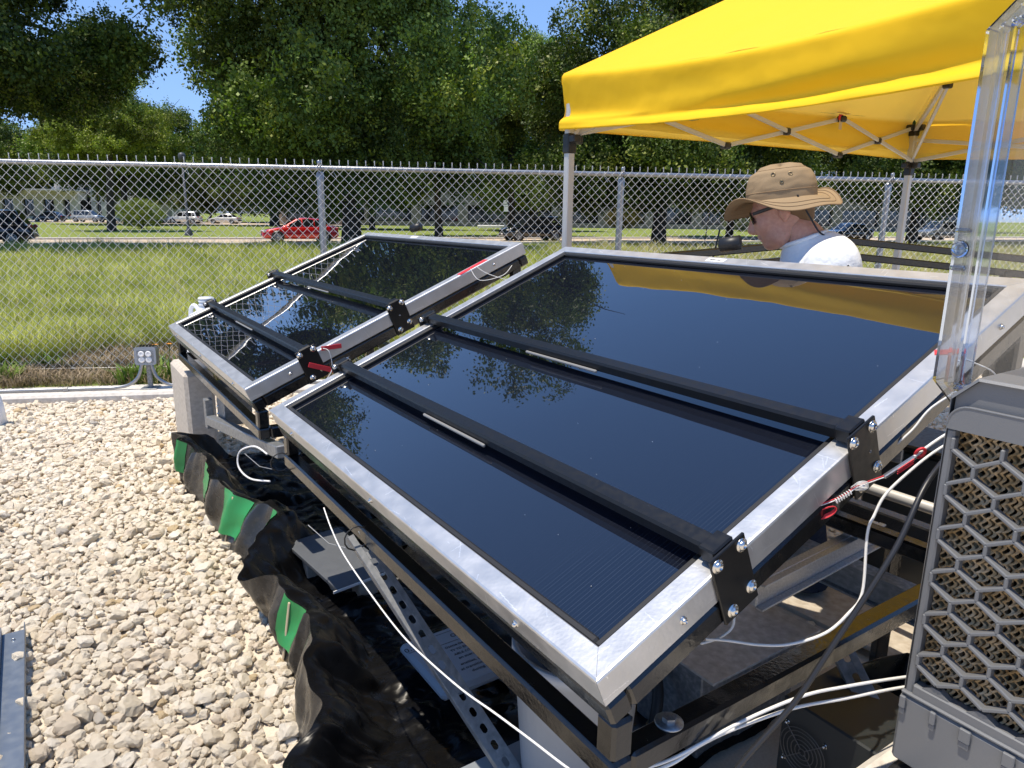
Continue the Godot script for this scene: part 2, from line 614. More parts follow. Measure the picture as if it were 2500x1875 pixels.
func ico(sub: int) -> Array:
	var t := (1.0 + sqrt(5.0)) / 2.0
	var v := [Vector3(-1, t, 0), Vector3(1, t, 0), Vector3(-1, -t, 0), Vector3(1, -t, 0), Vector3(0, -1, t), Vector3(0, 1, t), Vector3(0, -1, -t), Vector3(0, 1, -t), Vector3(t, 0, -1), Vector3(t, 0, 1), Vector3(-t, 0, -1), Vector3(-t, 0, 1)]
	var fs := ["0 11 5", "0 5 1", "0 1 7", "0 7 10", "0 10 11", "1 5 9", "5 11 4", "11 10 2", "10 7 6", "7 1 8", "3 9 4", "3 4 2", "3 2 6", "3 6 8", "3 8 9", "4 9 5", "2 4 11", "6 2 10", "8 6 7", "9 8 1"]
	var out: Array = []
	for s in fs:
		var k: PackedStringArray = s.split(" ")
		out.append([v[int(k[0])].normalized(), v[int(k[1])].normalized(), v[int(k[2])].normalized()])
	for i in sub:
		var nx: Array = []
		for f in out:
			var a: Vector3 = (f[0] + f[1]).normalized()
			var b: Vector3 = (f[1] + f[2]).normalized()
			var c: Vector3 = (f[2] + f[0]).normalized()
			nx.append([f[0], a, c]); nx.append([a, f[1], b]); nx.append([c, b, f[2]]); nx.append([a, b, c])
		out = nx
	return out

func blade(st: SurfaceTool, base: Vector3, lean: Vector3, h: float, w: float) -> void:
	var side := lean.cross(Vector3.UP).normalized() * w
	if side.length() < 1e-5: side = Vector3(w, 0, 0)
	var m := base + Vector3.UP * h * 0.55 + lean * h * 0.3
	var t := base + Vector3.UP * h * 0.9 + lean * h
	var o := side.cross(Vector3.UP)
	quad(st, base - side, base + side, m + side * 0.8, m - side * 0.8, o)
	tri(st, m - side * 0.8, m + side * 0.8, t, o)

func tuft_mesh(sd: int, n: int, spread: float, hmin: float, hmax: float, lean: float, w: float) -> ArrayMesh:
	var r := RandomNumberGenerator.new()
	r.seed = sd
	var st := S()
	for i in n:
		var a := r.randf() * TAU
		var d := Vector3(cos(a), 0, sin(a))
		blade(st, d * spread * sqrt(r.randf()), d.rotated(Vector3.UP, r.randf_range(-1, 1)) * r.randf_range(.1, lean), r.randf_range(hmin, hmax), w * r.randf_range(.6, 1.2))
	st.generate_normals()
	return st.commit()

func make_grass() -> void:
	rng.seed = 21
	var back := Vector3(-0.19, 0, -0.98)
	var xs: Array = []
	var cs: Array = []
	var xd: Array = []
	var cd: Array = []
	var n := FastNoiseLite.new()
	n.seed = 5
	n.frequency = 0.5
	for i in 52000:
		# nearer strips are sown denser
		var d := 0.62 + 29.0 * pow(rng.randf(), 2.1)
		var u := rng.randf_range(-0.85, 0.85)
		var zz := 5.6 + d
		var p := Vector3(u * zz, 0, 0)
		p.z = -(4.75 + d) - 0.192 * (p.x + 7.0)
		p.y = soil(p.x, p.z)
		var v := n.get_noise_2d(p.x, p.z)
		var right := smoothstep(-1.0, 6.0, p.x) * smoothstep(2.0, 9.0, d)
		if d < 2.0 and v < 0.10 + (1.55 - d) * .7: continue
		var s := rng.randf_range(.75, 1.4) * (1.0 + d * 0.045) * (0.9 + 0.5 * v)
		if d < 1.3: s *= 0.75
		var c := Color(.265, .315, .05).lerp(Color(.52, .53, .14), clampf(0.5 + v + rng.randf_range(-.45, .45), 0, 1))
		if rng.randf() < 0.11 + 0.5 * right: c = Color(.58, .48, .27).lerp(Color(.42, .38, .17), rng.randf())
		xs.append(Transform3D(Basis(Vector3.UP, rng.randf() * TAU).scaled(Vector3(s, s * rng.randf_range(.8, 1.15), s)), p))
		cs.append(c)
	stuff(meta(many("grass", tuft_mesh(31, 18, 0.09, .10, .27, .75, .0032), mt.grass, self, xs, cs), "long pale green grass growing behind the chain link fence", "grass"))
	# dead thatch and twigs between kerb and fence
	for i in 11000:
		var d := 0.36 + 1.9 * pow(rng.randf(), 1.2)
		var x := rng.randf_range(-8, 9)
		var p := Vector3(x, 0, -(4.75 + d) - 0.192 * (x + 7.0))
		p.y = soil(p.x, p.z)
		var s := rng.randf_range(.6, 1.35)
		xd.append(Transform3D(Basis(Vector3.UP, rng.randf() * TAU).scaled(Vector3(s, s * rng.randf_range(.4, .8), s)), p))
		cd.append(Color(.22, .16, .10).lerp(Color(.42, .33, .22), rng.randf()) * (0.4 if rng.randf() < 0.35 else 1.15))
	stuff(meta(many("dead_thatch", tuft_mesh(33, 14, 0.08, .05, .17, 1.6, .003), mt.grass, self, xd, cd), "dry brown cut stalks heaped behind the kerb under the fence", "dry grass"))
	# low leafy weeds on the verge
	var xw: Array = []
	var cw: Array = []
	for i in 420:
		var x := rng.randf_range(-6.5, -2.3) if i < 300 else rng.randf_range(-3, 7)
		var d := rng.randf_range(0.42, 1.3)
		if n.get_noise_2d(x * 1.6 + 40.0, d) < -0.02: continue
		var p := Vector3(x, 0, -(4.75 + d) - 0.192 * (x + 7.0))
		p.y = soil(p.x, p.z)
		var s := rng.randf_range(.6, 1.25)
		xw.append(Transform3D(Basis(Vector3.UP, rng.randf() * TAU).scaled(Vector3.ONE * s), p))
		cw.append(Color(.10, .17, .025).lerp(Color(.19, .26, .05), rng.randf()))
	stuff(meta(many("weeds", tuft_mesh(35, 26, 0.10, .06, .18, 1.1, .010), mt.grass, self, xw, cw), "bright green broad leaved weeds on the bare verge by the kerb", "weeds"))
	# orange wildflowers
	for e in [[-3.12, -6.05], [-3.02, -6.1], [-2.5, -6.6], [-2.75, -6.1]]:
		var t := thing("wildflower", "", "flower", Transform3D(Basis.IDENTITY, Vector3(e[0], soil(e[0], e[1]), e[1])), "orange wildflowers in the verge")
		var st := S(true)
		tube(st, [Vector3.ZERO, Vector3(0.01, 0.16, 0.01), Vector3(0.02, 0.30, 0)], 0.0025, 5)
		put("stem", st, mt.leafgreen, t)
		st = S()
		for k in 8:
			var a := TAU * k / 8
			var d := Vector3(cos(a), 0.15, sin(a))
			quad(st, Vector3(0.02, .30, 0), Vector3(.02, .30, 0) + d.rotated(Vector3.UP, .3) * .018, Vector3(.02, .30, 0) + d * .03, Vector3(.02, .30, 0) + d.rotated(Vector3.UP, -.3) * .018, Vector3.UP)
		put("petals", st, mt.petal, t)
	var fl := ["orange wildflower just left of the floodlight", "dark orange wildflower closest to the floodlight's left side", "orange wildflower in grass behind the white jug", "orange wildflower right of the floodlight at the thatch edge"]
	var k := 0
	for o in get_children():
		if o.name.begins_with("wildflower"):
			meta(o, fl[k]); k += 1

# ---------------------------------------------------------------- fence
func make_fence() -> void:
	# plan line: through (0, -6.61) with a slight slant, rail 1.88 m high
	var P := func(s: float) -> Vector3:
		return Vector3(s * 0.9895, 0, -6.80 - s * 0.1447)
	var dir := Vector3(0.9895, 0, -0.1447)
	var nrm := Vector3(0.1447, 0, 0.9895)
	var top := 1.885
	var t := thing("chain_link_fence", "galvanised chain link fence with round top rail behind the collectors", "fence")
	var st := S(true)
	var rail: Array = []
	for i in 23: rail.append(P.call(-10.0 + i) + Vector3(0, top, 0))
	tube(st, rail, 0.0215, 12)
	put("top_rail", st, mt.galv2, t)
	for s in [-9.0, -4.74, -1.75, 1.03, 3.80, 6.9, 10.0]:
		st = S(true)
		var b: Vector3 = P.call(s) - nrm * 0.045
		b.y = soil(b.x, b.z) - 0.1
		var e := Vector3(b.x, top - 0.045, b.z)
		tube(st, [b, e], 0.0305, 14)
		var post := put("post", st, mt.galv2, t)
		st = S(true)
		lathe(st, [Vector2(0.034, -0.06), Vector2(0.034, 0.0), Vector2(0.026, 0.012), Vector2(0.017, 0.02), Vector2(0.0, 0.022)], Transform3D(Basis.IDENTITY, e), 14)
		# loop that carries the rail
		var lp: Array = []
		for k in 12:
			var a := TAU * k / 12
			lp.append(P.call(s) + Vector3(0, top, 0) + nrm * cos(a) * 0.026 + Vector3.UP * sin(a) * 0.026)
		for q in [-0.012, 0.012]:
			tube(st, lp.map(func(v): return v + dir * q), 0.007, 5, true)
		lathe(st, [Vector2(0.012, 0), Vector2(0.018, 0.02), Vector2(0.018, 0.045), Vector2(0.0, 0.052)], Transform3D(Basis.IDENTITY, P.call(s) + Vector3(0, top + 0.018, 0)), 10)
		put("rail_cap", st, mt.galv2, post)
		# tie bands
		st = S(true)
		for yy in [1.55, 1.05, 0.45]:
			var lp2: Array = []
			for k in 14:
				var a := TAU * k / 14
				lp2.append(Vector3(b.x, yy, b.z) + (dir * cos(a) + nrm * sin(a)) * 0.034)
			tube(st, lp2, 0.0025, 4, true)
		put("tie_band", st, mt.wire, post)
	# the woven wire: zigzag wires side by side
	var w := 0.0383                # one wire swings this far, and hooks into its neighbours
	var rows := 46
	var h := (top + 0.03 - 0.09) / rows
	st = S(true)
	var i0 := 0
	var s := -8.6
	while s < 10.5:
		var odd := i0 % 2
		var pts: Array = []
		for j in rows + 1:
			var right := (j + odd) % 2
			var q: Vector3 = P.call(s + w * (0.5 if right else -0.5))
			pts.append(q + Vector3(0, 0.09 + h * j, 0) + nrm * (0.028 + (0.0022 if right else -0.0022)))
		wire(st, pts, 0.0020)
		# the ends are twisted together in pairs above the rail
		var e: Vector3 = pts[rows]
		var sd := 1.0 if (rows + odd) % 2 else -1.0
		wire(st, [e, e + dir * 0.003 * sd + Vector3(0, 0.030, 0), e - dir * 0.004 * sd + Vector3(0, 0.040, 0)], 0.0026)
		s += w
		i0 += 1
	stuff(put("wire_mesh", st, mt.wire, t))
	st = S(true)
	tube(st, [P.call(-9.0) + Vector3(0, 0.12, 0) + nrm * 0.03, P.call(10.5) + Vector3(0, 0.12, 0) + nrm * 0.03], 0.003, 5)
	put("tension_wire", st, mt.wire, t)
	st = S(true)
	for i in 30:
		var q: Vector3 = P.call(-9.2 + i * 0.62 + 0.13) + Vector3(0, top, 0)
		var lp: Array = []
		for k in 10:
			var a := TAU * k / 10
			lp.append(q + nrm * cos(a) * 0.0245 + Vector3.UP * sin(a) * 0.0245)
		tube(st, lp, 0.0022, 4, true)
		wire(st, [q + Vector3(0, -0.024, 0.0), q + Vector3(0.03, -0.075, 0) + nrm * 0.028], 0.002)
	put("wire_tie", st, mt.wire, t)

func wire(st: SurfaceTool, pts: Array, r: float) -> void:
	# a thin three-sided wire
	for i in pts.size() - 1:
		var a: Vector3 = pts[i]
		var b: Vector3 = pts[i + 1]
		var d := (b - a).normalized()
		var x := d.cross(Vector3(0.14, 0.1, 0.98)).normalized()
		var y := x.cross(d)
		for k in 3:
			var t0 := TAU * k / 3 + 0.5
			var t1 := TAU * (k + 1) / 3 + 0.5
			var u := x * cos(t0) + y * sin(t0)
			var v := x * cos(t1) + y * sin(t1)
			quad(st, a + u * r, a + v * r, b + v * r, b + u * r, u + v)

# ---------------------------------------------------------------- trees
func leaf_clump(sd: int) -> ArrayMesh:
	var r := RandomNumberGenerator.new()
	r.seed = sd
	var st := S()
	for i in 46:
		var d := Vector3(r.randf_range(-1, 1), r.randf_range(-1, 1), r.randf_range(-1, 1))
		if d.length() > 1.0: d = d.normalized()
		var p := d * r.randf_range(.25, 1.0) * Vector3(1, .7, 1)
		var a := Vector3(r.randf_range(-1, 1), r.randf_range(-.9, .4), r.randf_range(-1, 1)).normalized()
		var b := a.cross(Vector3(r.randf_range(-1, 1), r.randf_range(-1, 1), r.randf_range(-1, 1))).normalized()
		var l := r.randf_range(.16, .30)
		var w := l * 0.32
		quad(st, p, p + a * l * 0.5 + b * w, p + a * l, p + a * l * 0.5 - b * w, a.cross(b))
	st.generate_normals()
	return st.commit()

var clumps: Array = []

func tree(called: String, label: String, at: Vector3, height: float, rad: Vector3, crown_y: float, trunk_r: float, leaf_size: float, count: int, tint: Color, sd: int, droop := 0.0) -> void:
	rng.seed = sd
	at.y = -0.3
	var t := thing(called, label, "tree", Transform3D(Basis.IDENTITY, at), "trees beyond the fence")
	var c := Vector3(0, crown_y, 0)
	var lean := Vector3(rng.randf_range(-.6, .6), 0, rng.randf_range(-.3, .3))
	var st := S(true)
	var fork := maxf(crown_y - rad.y * 0.75, height * 0.16)
	tube(st, curve([Vector3(0, -0.2, 0), Vector3(0, fork * 0.5, 0) + lean * 0.4, Vector3(0, fork, 0) + lean, c + lean * 0.5 + Vector3(0, rad.y * 0.3, 0), c + Vector3(0, rad.y * 0.8, 0)], 4), trunk_radii(trunk_r, 17), 10)
	# blobs of the crown, each fed by a limb
	var blobs: Array = []
	var nb := 34
	for i in nb:
		var y := 1.0 - 2.0 * (i + 0.5) / nb
		var a := i * 2.39996 + sd
		var rr := sqrt(1.0 - y * y)
		var d := Vector3(cos(a) * rr, y, sin(a) * rr) * (rng.randf_range(.78, .98) if i % 3 else rng.randf_range(.3, .6))
		var bc := c + d * rad
		bc.y -= droop * rr * rad.y
		blobs.append([bc, rng.randf_range(.17, .33), rng.randf_range(.6, 1.5)])
		if i % 2: continue
		var s := Vector3(0, fork, 0) + lean + Vector3(0, rng.randf() * rad.y * 0.6, 0)
		var md := s.lerp(bc, 0.5) + Vector3(rng.randf_range(-.5, .5), rng.randf_range(.0, .8), rng.randf_range(-.5, .5))
		var lr := trunk_r * rng.randf_range(.25, .42)
		tube(st, curve([s, md, bc], 3), [lr, lr * .85, lr * .7, lr * .55, lr * .4, lr * .28, lr * .15], 6)
		for k in 3:
			var e := bc + Vector3(rng.randf_range(-1, 1), rng.randf_range(-.7, .9), rng.randf_range(-1, 1)) * rad * 0.3
			tube(st, [md.lerp(bc, .5), bc.lerp(e, .5) + Vector3(0, .2, 0), e], [lr * .4, lr * .22, lr * .08], 5)
	put("trunk", st, mt.bark, t)
	blobs.append([c, 0.5, 0.8])
	var xs: Array = []
	var cs: Array = []
	for i in int(count * .95):
		var b: Array = blobs[rng.randi() % blobs.size()]
		var d := Vector3(rng.randfn(), rng.randfn(), rng.randfn()).normalized()
		var q := pow(rng.randf(), 0.38)
		var p: Vector3 = b[0] + d * q * b[1] * rad * Vector3(1.15, .8, 1.15) * (1.0 + 0.25 * sin(d.x * 7.0 + sd) * sin(d.y * 6.0 + d.z * 5.0))
		if p.y < 1.8: continue
		var s := leaf_size * 1.12 * rng.randf_range(.65, 1.3)
		xs.append(Transform3D(Basis.from_euler(Vector3(rng.randf() * TAU, rng.randf() * TAU, rng.randf() * TAU)).scaled(Vector3.ONE * s), p))
		var k := rng.randf()
		var cc: Color = tint * (rng.randf_range(.45, 1.4) * b[2])
		if k > 0.84: cc = cc.lerp(Color(.34, .36, .06), .6)
		cs.append(Color(cc.r, cc.g, cc.b))
	stuff(many("crown", clumps[sd % clumps.size()], mt.leaf, t, xs, cs))

func trunk_radii(r: float, n: int) -> Array:
	var o: Array = []
	for i in n:
		var u := float(i) / (n - 1)
		o.append(r * (1.35 - 0.35 * minf(u * 6.0, 1.0)) * (1.0 - 0.85 * u * u))
	return o

func make_trees() -> void:
	for i in 4: clumps.append(leaf_clump(50 + i))
	var dk := Color(.095, .135, .028)
	var md := Color(.125, .172, .036)
	var lt := Color(.22, .26, .045)
	tree("shade_tree", "big dark tree filling the upper left, branches hanging over the fence", Vector3(-22.8, 0, -31.0), 19, Vector3(6.8, 7.0, 8), 12.0, .42, .62, 6800, dk, 1, .15)
	tree("shade_tree", "tallest broad tree, thick trunk rising just right of the red car", Vector3(-8.1, 0, -36.0), 26, Vector3(7.9, 11.2, 8), 13.6, .44, .62, 9500, md, 2, .22)
	tree("shade_tree", "dark tree right of the middle with its trunk by the yellow canopy's near leg", Vector3(9.0, 0, -45.0), 17, Vector3(8.5, 6.8, 8), 9.6, .42, .66, 8200, dk, 3, .3)
	tree("round_tree", "small bright yellow-green round tree left of the lamp post", Vector3(-35.0, 0, -63.0), 13, Vector3(5.4, 3.6, 5), 9.2, .32, .6, 2600, lt, 4, .1)
	tree("background_tree", "distant tree seen under the left sky gap", Vector3(-49, 0, -92.0), 19, Vector3(9.5, 7.6, 9), 10.6, .4, .95, 3000, md, 5)
	tree("background_tree", "tree with a thin trunk behind the red car's bonnet", Vector3(-32, 0, -97), 17, Vector3(9, 7, 9), 10.2, .55, .95, 2600, dk, 6)
	tree("background_tree", "pointed paler tree beside the right sky gap", Vector3(-0.2, 0, -61), 17.2, Vector3(4.3, 6.6, 4.5), 10.0, .3, .62, 3400, md * 1.25, 7)
	tree("background_tree", "leafy tree between the tall tree and the pointed tree", Vector3(-6.0, 0, -58), 15, Vector3(5.0, 6.0, 5), 9.0, .3, .66, 2800, md, 8)
	tree("shade_tree", "tree behind the canopy's far leg, dark trunk by the silver car", Vector3(28.5, 0, -52), 14, Vector3(9, 6.0, 8), 9.0, .34, .7, 5200, dk, 9, .25)
	tree("background_tree", "tree above the hat behind the fence rail", Vector3(19, 0, -64), 14, Vector3(7.5, 5.6, 7), 8.2, .3, .8, 3800, md * 1.1, 10, .2)
	tree("background_tree", "tree far right seen through the clear plastic cover", Vector3(46, 0, -60), 15, Vector3(9, 6.5, 8), 9.2, .36, .8, 4200, md, 11, .2)
	tree("background_tree", "distant tree at the far left behind the white building", Vector3(-95, 0, -120), 21, Vector3(13, 9, 10), 12.5, .45, 1.3, 2200, dk, 12)
	tree("background_tree", "dark tree with a leaning black trunk by the pale building", Vector3(-76, 0, -104), 13, Vector3(7, 5, 7), 8.6, .8, 1.0, 1700, dk, 13)
	tree("background_tree", "dark tree whose trunk stands by the grey gable", Vector3(-57, 0, -110), 15, Vector3(8, 5.5, 7), 9.0, .9, 1.0, 2000, dk, 14)
	tree("background_tree", "tree rising over the long brown building on the right", Vector3(24, 0, -122), 19, Vector3(15, 8, 9), 11.5, .4, 1.3, 2400, dk, 15)
	tree("background_tree", "tree standing before the long building behind the black car", Vector3(2, 0, -84), 12, Vector3(7.5, 4.3, 6), 7.2, .3, .9, 2600, dk, 16, .3)
	tree("background_tree", "tree behind the thick trunk at the building's left end", Vector3(-16, 0, -82), 13, Vector3(8, 4.8, 6), 7.8, .3, .9, 2600, dk, 17, .3)
	tree("background_tree", "tree behind the building past the canopy's far leg", Vector3(64, 0, -112), 19, Vector3(14, 8, 9), 11, .4, 1.2, 2400, md, 18)
	tree("background_tree", "distant tree low between the left tree and the tall tree", Vector3(-42, 0, -128), 20, Vector3(13, 8.5, 9), 11.5, .4, 1.3, 2200, md, 19)
	tree("low_tree", "low leafy tree behind the white car by the lamp post", Vector3(-53, 0, -126), 9, Vector3(9, 4.4, 5), 4.4, .25, .9, 1500, dk, 20)
	tree("low_tree", "low dark tree right of the white cars in the far lot", Vector3(-39.5, 0, -119), 9, Vector3(9, 4.6, 5), 4.6, .25, .9, 1500, dk, 21)
	tree("low_tree", "low dark tree at the left end of the long brown building", Vector3(-29, 0, -117), 9, Vector3(6, 4.4, 5), 4.6, .25, .9, 1200, dk, 22)
	tree("low_tree", "dark tree over the white building's roof at the left border", Vector3(-99, 0, -150), 16, Vector3(13, 5.5, 6), 9.5, .3, 1.2, 2000, dk, 23)
	tree("low_tree", "tree behind the grey gable at left", Vector3(-72, 0, -156), 18, Vector3(13, 7.5, 6), 9.5, .3, 1.2, 2200, md, 24)
	for e in [[14.5, -97.0, "olive"], [30.0, -96.0, "olive"], [-37.0, -72.0, "green"], [-26.0, -100.0, "green"]]:
		rng.seed = int(e[0] * 10.0) + 900
		var t := thing("shrub", {14.5: "yellowing shrub by the building left of the dark trunk", 30.0: "pale grey-green bush at the building's foot left of the hat", -37.0: "green bush beside the parked silver cars", -26.0: "leafy shrub at the left end of the long building"}[e[0]], "shrub", Transform3D(Basis.IDENTITY, Vector3(e[0], -.25, e[1])))
		var st := S(true)
		for k in 6:
			tube(st, [Vector3.ZERO, Vector3(rng.randf_range(-.6, .6), .8, rng.randf_range(-.4, .4)), Vector3(rng.randf_range(-1.4, 1.4), 1.7, rng.randf_range(-.8, .8))], [.05, .035, .01], 5)
		put("stem", st, mt.bark, t)
		var xs: Array = []
		var cs: Array = []
		for k in 420:
			var d := Vector3(rng.randfn(), rng.randfn(), rng.randfn()).normalized() * pow(rng.randf(), .4)
			xs.append(Transform3D(Basis.from_euler(Vector3(rng.randf() * TAU, rng.randf() * TAU, 0)).scaled(Vector3.ONE * rng.randf_range(.3, .55)), Vector3(0, 1.5, 0) + d * Vector3(2.6, 1.4, 1.4)))
			cs.append(Color(.22, .23, .16) if e[0] == 30.0 else (Color(.14, .11, .03) if e[0] == 14.5 else lt) * rng.randf_range(.7, 1.3))
		stuff(many("leaves", clumps[1], mt.leaf, t, xs, cs))

# ---------------------------------------------------------------- collectors
var berm_foot: Array = []

func frame_bar(st: SurfaceTool, prof: Array, a: Vector3, along: Vector3, inward: Vector3, length: float) -> void:
	# a mitred frame bar: prof holds Vector2(distance from the outer edge, height), closed, listed round
	var n := prof.size()
	var c2 := Vector2.ZERO
	for p in prof: c2 += p / n
	for i in n:
		var p: Vector2 = prof[i]
		var q: Vector2 = prof[(i + 1) % n]
		var e := q - p
		var o2 := Vector2(e.y, -e.x)
		if o2.dot((p + q) * 0.5 - c2) < 0.0: o2 = -o2
		var f := func(v: Vector2, end: bool) -> Vector3:
			return a + inward * v.x + Vector3(0, v.y, 0) + along * ((length - v.x) if end else v.x)
		quad(st, f.call(p, false), f.call(q, false), f.call(q, true), f.call(p, true), inward * o2.x + Vector3.UP * o2.y)

func bolt(st: SurfaceTool, at: Vector3, out: Vector3, r := 0.0085) -> void:
	var b := Basis(Quaternion(Vector3.UP, out.normalized()))
	var xf := Transform3D(b, at)
	lathe(st, [Vector2(r * 1.45, 0.0), Vector2(r * 1.45, 0.0018), Vector2(r * 1.02, 0.0019), Vector2(r, 0.003), Vector2(r * .86, 0.0062), Vector2(r * .5, 0.0078), Vector2(r * .42, 0.0078), Vector2(r * .36, 0.005), Vector2(0, 0.005)], xf, 14)

func collector(label: String, xf: Transform3D, lx: float, ly: float, bars: Array, cap_x: float, tag_x: float, tag: String) -> Node3D:
	# local axes: x along the low edge, y out of the glass, -z up the slope; the frame's top is y = 0
	var t := thing("solar_collector", label, "solar panel", xf, "glazed collectors on the steel stands")
	var prof := [Vector2(0, -.055), Vector2(0, -.005), Vector2(.0015, -.0015), Vector2(.005, 0), Vector2(.045, 0), Vector2(.047, -.002), Vector2(.047, -.03), Vector2(.03, -.055)]
	var cn := [Vector3(0, 0, 0), Vector3(lx, 0, 0), Vector3(lx, 0, -ly), Vector3(0, 0, -ly)]
	for k in 4:
		var a: Vector3 = cn[k]
		var b: Vector3 = cn[(k + 1) % 4]
		var d := (b - a).normalized()
		var inw := Vector3.UP.cross(d)
		if inw.dot(Vector3(lx / 2, 0, -ly / 2) - a) < 0: inw = -inw
		var st := S()
		frame_bar(st, prof, a + d * 0.0003, d, inw, a.distance_to(b) - 0.0006)
		var fb := put("frame_bar", st, mt.alu, t)
		for s in [0.13, 0.5, 0.87]:
			if k == 3: continue
			st = S()
			bolt(st, a.lerp(b, s) + Vector3(0, -.03, 0), -inw, 0.005)
			put("screw", st, mt.steel, fb)
	# black glazing gasket and glass
	var st := S()
	for k in 4:
		var w := 0.016
		var a := Vector3(.047, -.019, -.047)
		var c := Vector3(lx - .047, -.019, -ly + .047)
		match k:
			0: box(st, Vector3((a.x + c.x) / 2, -.012, a.z - w / 2), Vector3(c.x - a.x - 2 * w, .014, w), Basis.IDENTITY, .004)
			1: box(st, Vector3((a.x + c.x) / 2, -.012, c.z + w / 2), Vector3(c.x - a.x - 2 * w, .014, w), Basis.IDENTITY, .004)
			2: box(st, Vector3(a.x + w / 2, -.012, (a.z + c.z) / 2), Vector3(w, .0142, a.z - c.z), Basis.IDENTITY, .004)
			3: box(st, Vector3(c.x - w / 2, -.012, (a.z + c.z) / 2), Vector3(w, .0142, a.z - c.z), Basis.IDENTITY, .004)
	put("gasket", st, mt.rubber, t)
	st = S()
	var g0 := Vector3(.04, -.018, -.04)
	var g1 := Vector3(lx - .04, -.018, -ly + .04)
	var gw := FastNoiseLite.new()
	gw.seed = 77
	gw.frequency = 0.8
	sheet(st, 48, 36, func(u, v): return Vector3(lerpf(g0.x, g1.x, u), g0.y + 0.0007 * gw.get_noise_2d(u * lx * 1.3, v * ly), lerpf(g0.z, g1.z, v)), Vector3.UP, true)
	put("glass_pane", st, mt.glass, t)
	# dried specks and bits of grit on the glass
	st = S()
	rng.seed = int(lx * 1000.0)
	for i in 45:
		var p := Vector3(lerpf(g0.x, g1.x, rng.randf_range(.03, .97)), g0.y + .0012, lerpf(g0.z, g1.z, rng.randf_range(.03, .97)))
		var r := rng.randf_range(.0004, .0009)
		lathe(st, [Vector2(r, 0), Vector2(r * .6, .0006), Vector2(0, .0008)], Transform3D(Basis(Vector3.UP, rng.randf() * TAU).scaled(Vector3(rng.randf_range(1, 2.2), 1, 1)), p), 6)
	stuff(put("grit", st, mt.grit, t))
	st = S()
	box(st, Vector3(lx / 2, -.047, -ly / 2), Vector3(lx - .08, .012, ly - .08))
	put("back_sheet", st, mt.rubber, t)
	# black bars clamped across the glass
	for v in bars:
		st = S()
		box(st, Vector3(lx / 2, .0175, -v), Vector3(lx - 0.002, .031, .036), Basis.IDENTITY, .005)
		var bar := put("cross_bar", st, mt.bar, t)
		st = S()
		box(st, Vector3(lx + .004, -.036, -v), Vector3(.006, .142, .086), Basis.IDENTITY, .0015)
		box(st, Vector3(lx - .018, .0215, -v), Vector3(.034, .031, .05), Basis.IDENTITY, .003)
		put("clamp_plate", st, mt.bar, bar)
		for e in [[-.03, .018], [.03, .018], [-.022, -.088], [.03, -.075]]:
			st = S()
			bolt(st, Vector3(lx + .007, e[1], -v - e[0]), Vector3.RIGHT)
			put("bolt", st, mt.steel, bar)
		st = S()
		box(st, Vector3(-.004, -.02, -v), Vector3(.006, .10, .08), Basis.IDENTITY, .0015)
		box(st, Vector3(.02, .0215, -v), Vector3(.04, .031, .046), Basis.IDENTITY, .003)
		put("clamp_plate", st, mt.bar, bar)
		for e in [[-.026, .02], [.026, .02]]:
			st = S()
			bolt(st, Vector3(-.001, e[1], -v + e[0]), Vector3.RIGHT, 0.007)
			put("bolt", st, mt.steel, bar)
		# aluminium sensor strip in the shadow gap
		st = S()
		box(st, Vector3(lx * .49, .007, -v + .0225), Vector3(.33, .008, .008), Basis.IDENTITY, .002)
		put("sensor_strip", st, mt.strip, bar)
	# insulated pipe end behind the high edge
	st = S(true)
	lathe(st, [Vector2(0, 0), Vector2(.020, 0), Vector2(.022, .003), Vector2(.024, .004), Vector2(.024, .07), Vector2(0, .07)], Transform3D(Basis(Vector3(0, 1, 0), Vector3(.86, .1, -.5).normalized(), Vector3(.5, 0, .86)).orthonormalized(), Vector3(cap_x, .018, -ly - .045)), 20)
	put("pipe_stub", st, mt.plastic, t)
	# sticker on the high edge
	st = S()
	box(st, Vector3(tag_x, .0006, -ly + .026), Vector3(.075, .0012, .024))
	var stk := put("sticker", st, mt.white, t)
	if tag:
		var tm := TextMesh.new()
		tm.text = tag
		tm.font_size = 16
		tm.pixel_size = 0.0008
		tm.depth = 0.0004
		node("lettering", tm, mt.ink, stk, Transform3D(Basis(Vector3.RIGHT, -PI / 2), Vector3(tag_x, .0016, -ly + .026)))
	return t

